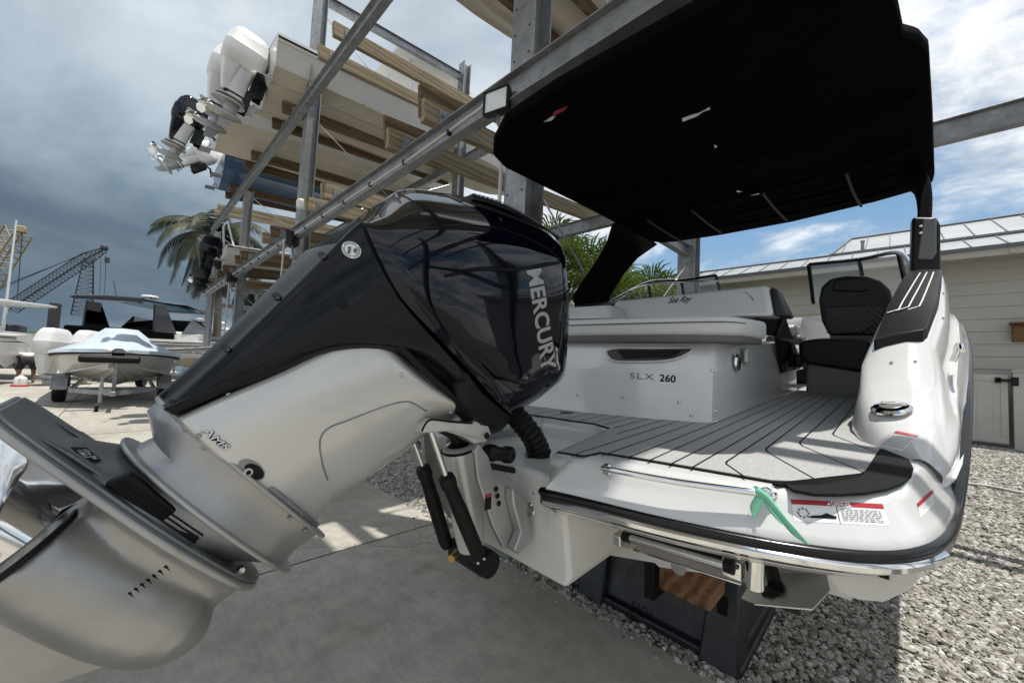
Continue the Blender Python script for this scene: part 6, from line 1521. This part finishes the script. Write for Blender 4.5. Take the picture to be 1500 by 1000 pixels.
# --- gearcase: strut, bullet, skeg
def gl(a, b_, x): return V((EX+x, 0, 0))+EA*a+EB*b_      # world from motor coordinates (a along axis, b forward)
def toab(p): q = V((0, p.y, p.z)); return q.dot(EA), q.dot(EB)
aA2, bA2 = toab(A2)
nose = toab(PX(248, 966, EX)); hub = toab(PX(66, 789, EX+.03)); tip0 = toab(PX(356, 866, EX))
lead = toab(PX(300, 905, EX+.02)); trail = toab(PX(150, 745, EX+.05))
aB = nose[0]+.055                                   # axis level of the bullet
bN = nose[1]+.02; bT = hub[1]+.0
rings = []
N = 32
def sect(a, b0_, b1_, w, p=2.0):
    out = []
    for i in range(N):
        t = 2*math.pi*i/N; cc_, s_ = math.cos(t), math.sin(t)
        k = (1+cc_)/2
        out.append(gl(a, (b0_+b1_)/2+(b1_-b0_)/2*math.copysign(abs(cc_)**(2/p), cc_), w*math.copysign(abs(s_)**(2/p), s_)*(1-.25*k*k)))
    return out
a_top = aA2-.006
rings.append(sect(a_top, trail[1]-.05, tip0[1]-.015, .125, 2.3))
rings.append(sect(a_top-.02, trail[1]-.04, tip0[1]-.02, .105, 2.2))
for f, w_, e_ in ((.25, .086, .0), (.5, .075, .01), (.75, .078, .02)):
    a = a_top+(aB-a_top)*f; rings.append(sect(a, trail[1]-.03+e_*0, (tip0[1]-.02)*(1-f)+(bN-.05)*f+.012*(1-f), w_, 2.1))
rings.append(sect(aB, trail[1]+.0, bN-.12, .07, 2.0))
m = MB(); m.loft(rings); 
bl = []
for t, r_ in ((0, .088), (.04, .094), (.15, .100), (.35, .104), (.55, .104), (.7, .098), (.82, .084), (.92, .058), (.98, .028), (1.0, .004)):
    b_ = bT+(bN-bT)*t; bl.append([gl(aB+r_*math.sin(u), b_, r_*math.cos(u)) for u in [k*2*math.pi/N for k in range(N)]])
m.loft(bl)
gc = m.build('gearcase', M['silver_cast'], eng, smooth=60)
rm = gc.modifiers.new('r', 'REMESH'); rm.mode = 'VOXEL'; rm.voxel_size = .005; rm.use_smooth_shade = True
sm = gc.modifiers.new('sm', 'SMOOTH'); sm.factor = .7; sm.iterations = 14
m = MB()
sk_ = []
for t, (bb0, bb1) in ((0, (bT+.02, bN-.10)), (.5, (bT-.02, bN-.2)), (1, (bT-.06, bN-.30))):
    a = aB-.085-t*.2; w_ = .016*(1-.6*t); sk_.append([gl(a, bb0, 0), gl(a, bb0+.05, w_), gl(a, bb1-.08, w_), gl(a, bb1, 0), gl(a, bb1-.08, -w_), gl(a, bb0+.05, -w_)])
m.loft(sk_); m.build('skeg', M['silver_cast'], eng, smooth=50)
GC = bvh_of(gc)
# water pickup slots
for k in range(7):
    px, py = 190+(243-190)*k/6+.0, 871+(832-871)*k/6
    P3 = [projB(px-3.6, py-1.5, GC, .0006), projB(px-1.5, py-4.8, GC, .0006), projB(px+2.2, py-4.4, GC, .0006), projB(px+3.4, py-1.0, GC, .0006), projB(px+6.5, py+4.0, GC, .0006), projB(px+.5, py+0, GC, .0006)]
    if all(P3): m = MB(); m.add(P3, [(0, 1, 2, 3, 5), (3, 4, 5)]); m.build('water_inlet', M['decal_black'], eng)
# exhaust hub ring and propeller
hc = gl(aB, bT, 0)
m = MB(); m.lathe([(.088, 0), (.0895, -.007), (.084, -.009), (.078, .01), (.05, .012)], hc, EB, 28, caps=False); m.build('exhaust_ring', M['rubber'], eng, smooth=40)
pr_ = empty if False else None
m = MB(); hb = hc-EB*.02
m.lathe([(.068, 0), (.072, -.07), (.074, -.16), (.080, -.2), (.072, -.2), (.06, -.1), (.05, -.02)], hb, EB, 28, caps=False)
def blade(an, s):
    cr = []
    for j in range(11):
        t = j/10; r_ = .062+t*.135; cw_ = (.065+.06*math.sin(math.pi*min(1, t*.95+.15)))*(1-.75*t**4); tw = R(64-34*t); a0 = an+t*.35
        rad = (V((1, 0, 0))*math.cos(a0)+EA*math.sin(a0)); tan = (V((1, 0, 0))*-math.sin(a0)+EA*math.cos(a0))
        ch = tan*math.cos(tw)+EB*-math.sin(tw); nn_ = ch.cross(rad).normalized()
        cc_ = hb-EB*(.09+.03*t)+rad*r_; th = .006*(1-.7*t)
        cr.append([cc_-ch*cw_, cc_-ch*cw_*.4+nn_*(th+.006), cc_+ch*cw_*.4+nn_*(th+.006), cc_+ch*cw_, cc_+ch*cw_*.4+nn_*.006-nn_*th, cc_-ch*cw_*.4+nn_*.006-nn_*th])
    m.loft(cr)
for k in range(4): blade(R(20+90*k), 1)
m.build('propeller', M['chrome'], eng, smooth=60)
# anode cavity and bolt boss on the silver side
d_ = disc(368, 688, 20, 8, -3, 14, .05, 1, SV, .001, 24)
if d_: d_.build('access_recess', M['dark_cast'], eng)
d_ = disc(372, 690, 14, 6, -3, 10, .05, 1, SV, .002, 24)
if d_: d_.build('access_hole', M['decal_black'], eng)
button(363, 690, .0105, SV, 'bolt', M['steel'], .008); button(363, 690, .006, SV, 'bolt', M['rubber'], .0105)
button(291, 638, .005, SV, 'screw', M['dark_cast'])
for px, py in ((272, 628), (300, 655), (425, 757), (447, 775)): button(px, py, .006, HS, 'bolt', M['dark_cast'], .006)
# rib lines on exhaust housing
P3 = [projB(x, y, HS, .0) for x, y in ((372, 664), (424, 680))]
# ---------------------------------------------------------------- clamp bracket, trim rams
TY = MBOAT @ V((0, 1.12, 0))
def PR(px, py, y): return on_plane(px, py, (0, 1, 0), (0, y, 0))
# swivel tube (silver cylinder)
c_top = PX(672, 655, EX+.02); c_bot = PX(690, 800, EX+.02)
m = MB(); ax = (c_bot-c_top); m.lathe([(.05, -.01), (.062, 0), (.065, .02), (.062, .05), (.060, .16), (.062, .3), (.05, ax.length)], c_top, ax, 28); m.build('swivel_tube', M['silver'], eng, smooth=40)
m = MB(); m.lathe([(.064, -.004), (.066, 0), (.064, .006)], c_top+ax.normalized()*.004, ax, 28); m.build('tube_gasket', M['rubber'], eng, smooth=40)
m = MB(); m.lathe([(.0, -.02), (.03, -.018), (.045, -.008), (.05, .0)], c_top, ax, 20); m.tube([c_top+V((0, -.01, .02)), c_top+V((.01, -.04, .06)), c_top+V((0, -.1, .09))], .022, 10); m.build('steering_boss', M['plastic'], eng, smooth=50)
m = MB(); t0 = PX(683, 668, EX+.072); m.box(t0+V((0, 0, -.005)), (.003, .03, .055)); m.build('serial_label', M['decal_white'], eng)
# clamp bracket plates bolted to the pod
for s in (1, -1):
    cpx_ = [(702, 650), (716, 668), (722, 690), (746, 712), (757, 724), (766, 770), (766, 786), (746, 804), (738, 802), (722, 770), (700, 700), (696, 660)]
    P3 = [PX(x, y, EX+.175) for x, y in cpx_]; P3 = [V((p.x if s > 0 else 2*EX-p.x, p.y, p.z)) for p in P3]
    m = MB(); m.prism(P3, (-.022*s, 0, 0)); cb_ = m.build('clamp_bracket', M['silver_cast'], eng, bevel=.005, seg=3)
    P4 = [PX(x, y, EX+.175) for x, y in ((740, 712), (757, 724), (767, 770), (767, 788), (748, 806), (742, 800), (752, 775), (740, 730))]; P4 = [V((p.x if s > 0 else 2*EX-p.x, p.y, p.z)) for p in P4]
    m = MB(); m.prism(P4, (.04*s, 0, 0)); m.build('clamp_flange', M['silver_cast'], eng, bevel=.006, seg=3)
for px, py in ((727, 716), (729, 726), (731, 737)):
    p = PX(px, py, EX+.178); m = MB(); m.lathe([(.0, .0015), (.009, .0015), (.010, 0)], p, (1, 0, 0), 16); m.build('bracket_hole', M['decal_black'], eng)
p = PX(715, 735, EX+.177); m = MB(); m.box(p, (.002, .028, .052)); lb = m.build('warning_label', M['decal_black'], eng)
m = MB(); m.box(p+V((.001, 0, .022)), (.002, .028, .008)); m.build('label_header', M['decal_red'], eng)
m = MB(); c_ = (PX(740, 750, EX)); m.box(c_+V((0, .02, .0)), (.3, .05, .16)); m.build('transom_plate', M['dark_cast'], eng, bevel=.01)
# tilt rams: steel rods into black cylinders with rubber boots
for s, (r0, r1, c0_, c1_) in ((1, ((628, 622), (656, 705), (654, 700), (706, 825))), (-1, ((604, 640), (622, 690), (620, 686), (655, 800)))):
    dx = .10
    if s > 0: A_, B_, C_, D_2 = [PX(x, y, EX+dx) for x, y in (r0, r1, c0_, c1_)]
    else: A_, B_, C_, D_2 = [PX(x, y, EX-dx) for x, y in (r0, r1, c0_, c1_)]
    m = MB(); m.tube([A_, B_+(B_-A_)*.2], .0095, 14); m.build('tilt_rod', M['chrome'], eng, smooth=50)
    ax = (D_2-C_); L_ = ax.length
    m = MB(); m.lathe([(.012, -.012), (.026, -.006), (.029, .01), (.028, .03), (.0245, .04), (.0245, .1), (.027, .13), (.0265, L_-.02), (.02, L_)], C_, ax, 24); m.build('tilt_ram', M['rubber'], eng, smooth=40)
e0 = PX(706, 822, EX+.11)
m = MB(); m.box(PX(690, 812, EX), (.22, .08, .075)); m.build('ram_base', M['plastic'], eng, bevel=.02, seg=3)
for px, py in ((700, 824), (709, 818)):
    p = PX(px, py, EX+.126); m = MB(); m.lathe([(.0, .004), (.004, .004), (.006, 0)], p+V((.0, 0, 0)), (1, 0, 0), 12); m.build('bolt', M['steel'], eng)
m = MB(); m.lathe([(0, .05), (.045, .05), (.048, .03), (.048, -.03), (.045, -.05), (0, -.05)], PX(706, 820, EX+.075), (1, 0, 0), 20); m.build('ram_pivot', M['rubber'], eng, smooth=40)
p = PX(663, 816, EX+.1); m = MB(); m.lathe([(0, .012), (.012, .012), (.014, 0), (.014, -.03)], p, (.6, -1, 0), 14); m.build('brass_fitting', mat('brass', (.45, .3, .12), .35, metal=1), eng, smooth=40)
# rigging hose with coil, pump
hp = [PX(x, y, EX+d) for x, y, d in ((735, 585, .0), (752, 605, .02), (775, 632, .06), (790, 660, .08), (795, 688, .08))]
hp = catmull(hp, 8); m = MB(); m.tube(hp, [.050 if i % 2 else .045 for i in range(len(hp))], 16); m.build('rigging_hose', M['rubber'], eng, smooth=30)
for off_ in (.05, -.05):
    m = MB(); m.tube(catmull([PX(758, 600, EX+off_), PX(770, 640, EX+off_+.02), PX(778, 672, EX+off_+.02), PX(785, 690, EX+off_)], 6), .012, 8); m.build('cable', M['plastic'], eng, smooth=50)
m = MB(); a_ = PX(712, 662, EX+.09); b_ = PX(765, 668, EX+.09); m.lathe([(.0, 0), (.028, 0), (.032, .01), (.032, .04), (.027, .045), (.027, .1), (.033, .105), (.033, .13), (0, .13)], a_, (b_-a_), 20); m.build('trim_pump', M['plastic'], eng, smooth=40)
m = MB(); m.tube([PX(716, 682, EX+.09), PX(760, 690, EX+.09)], .012, 8); m.build('trim_valve', M['plastic'], eng, smooth=40)
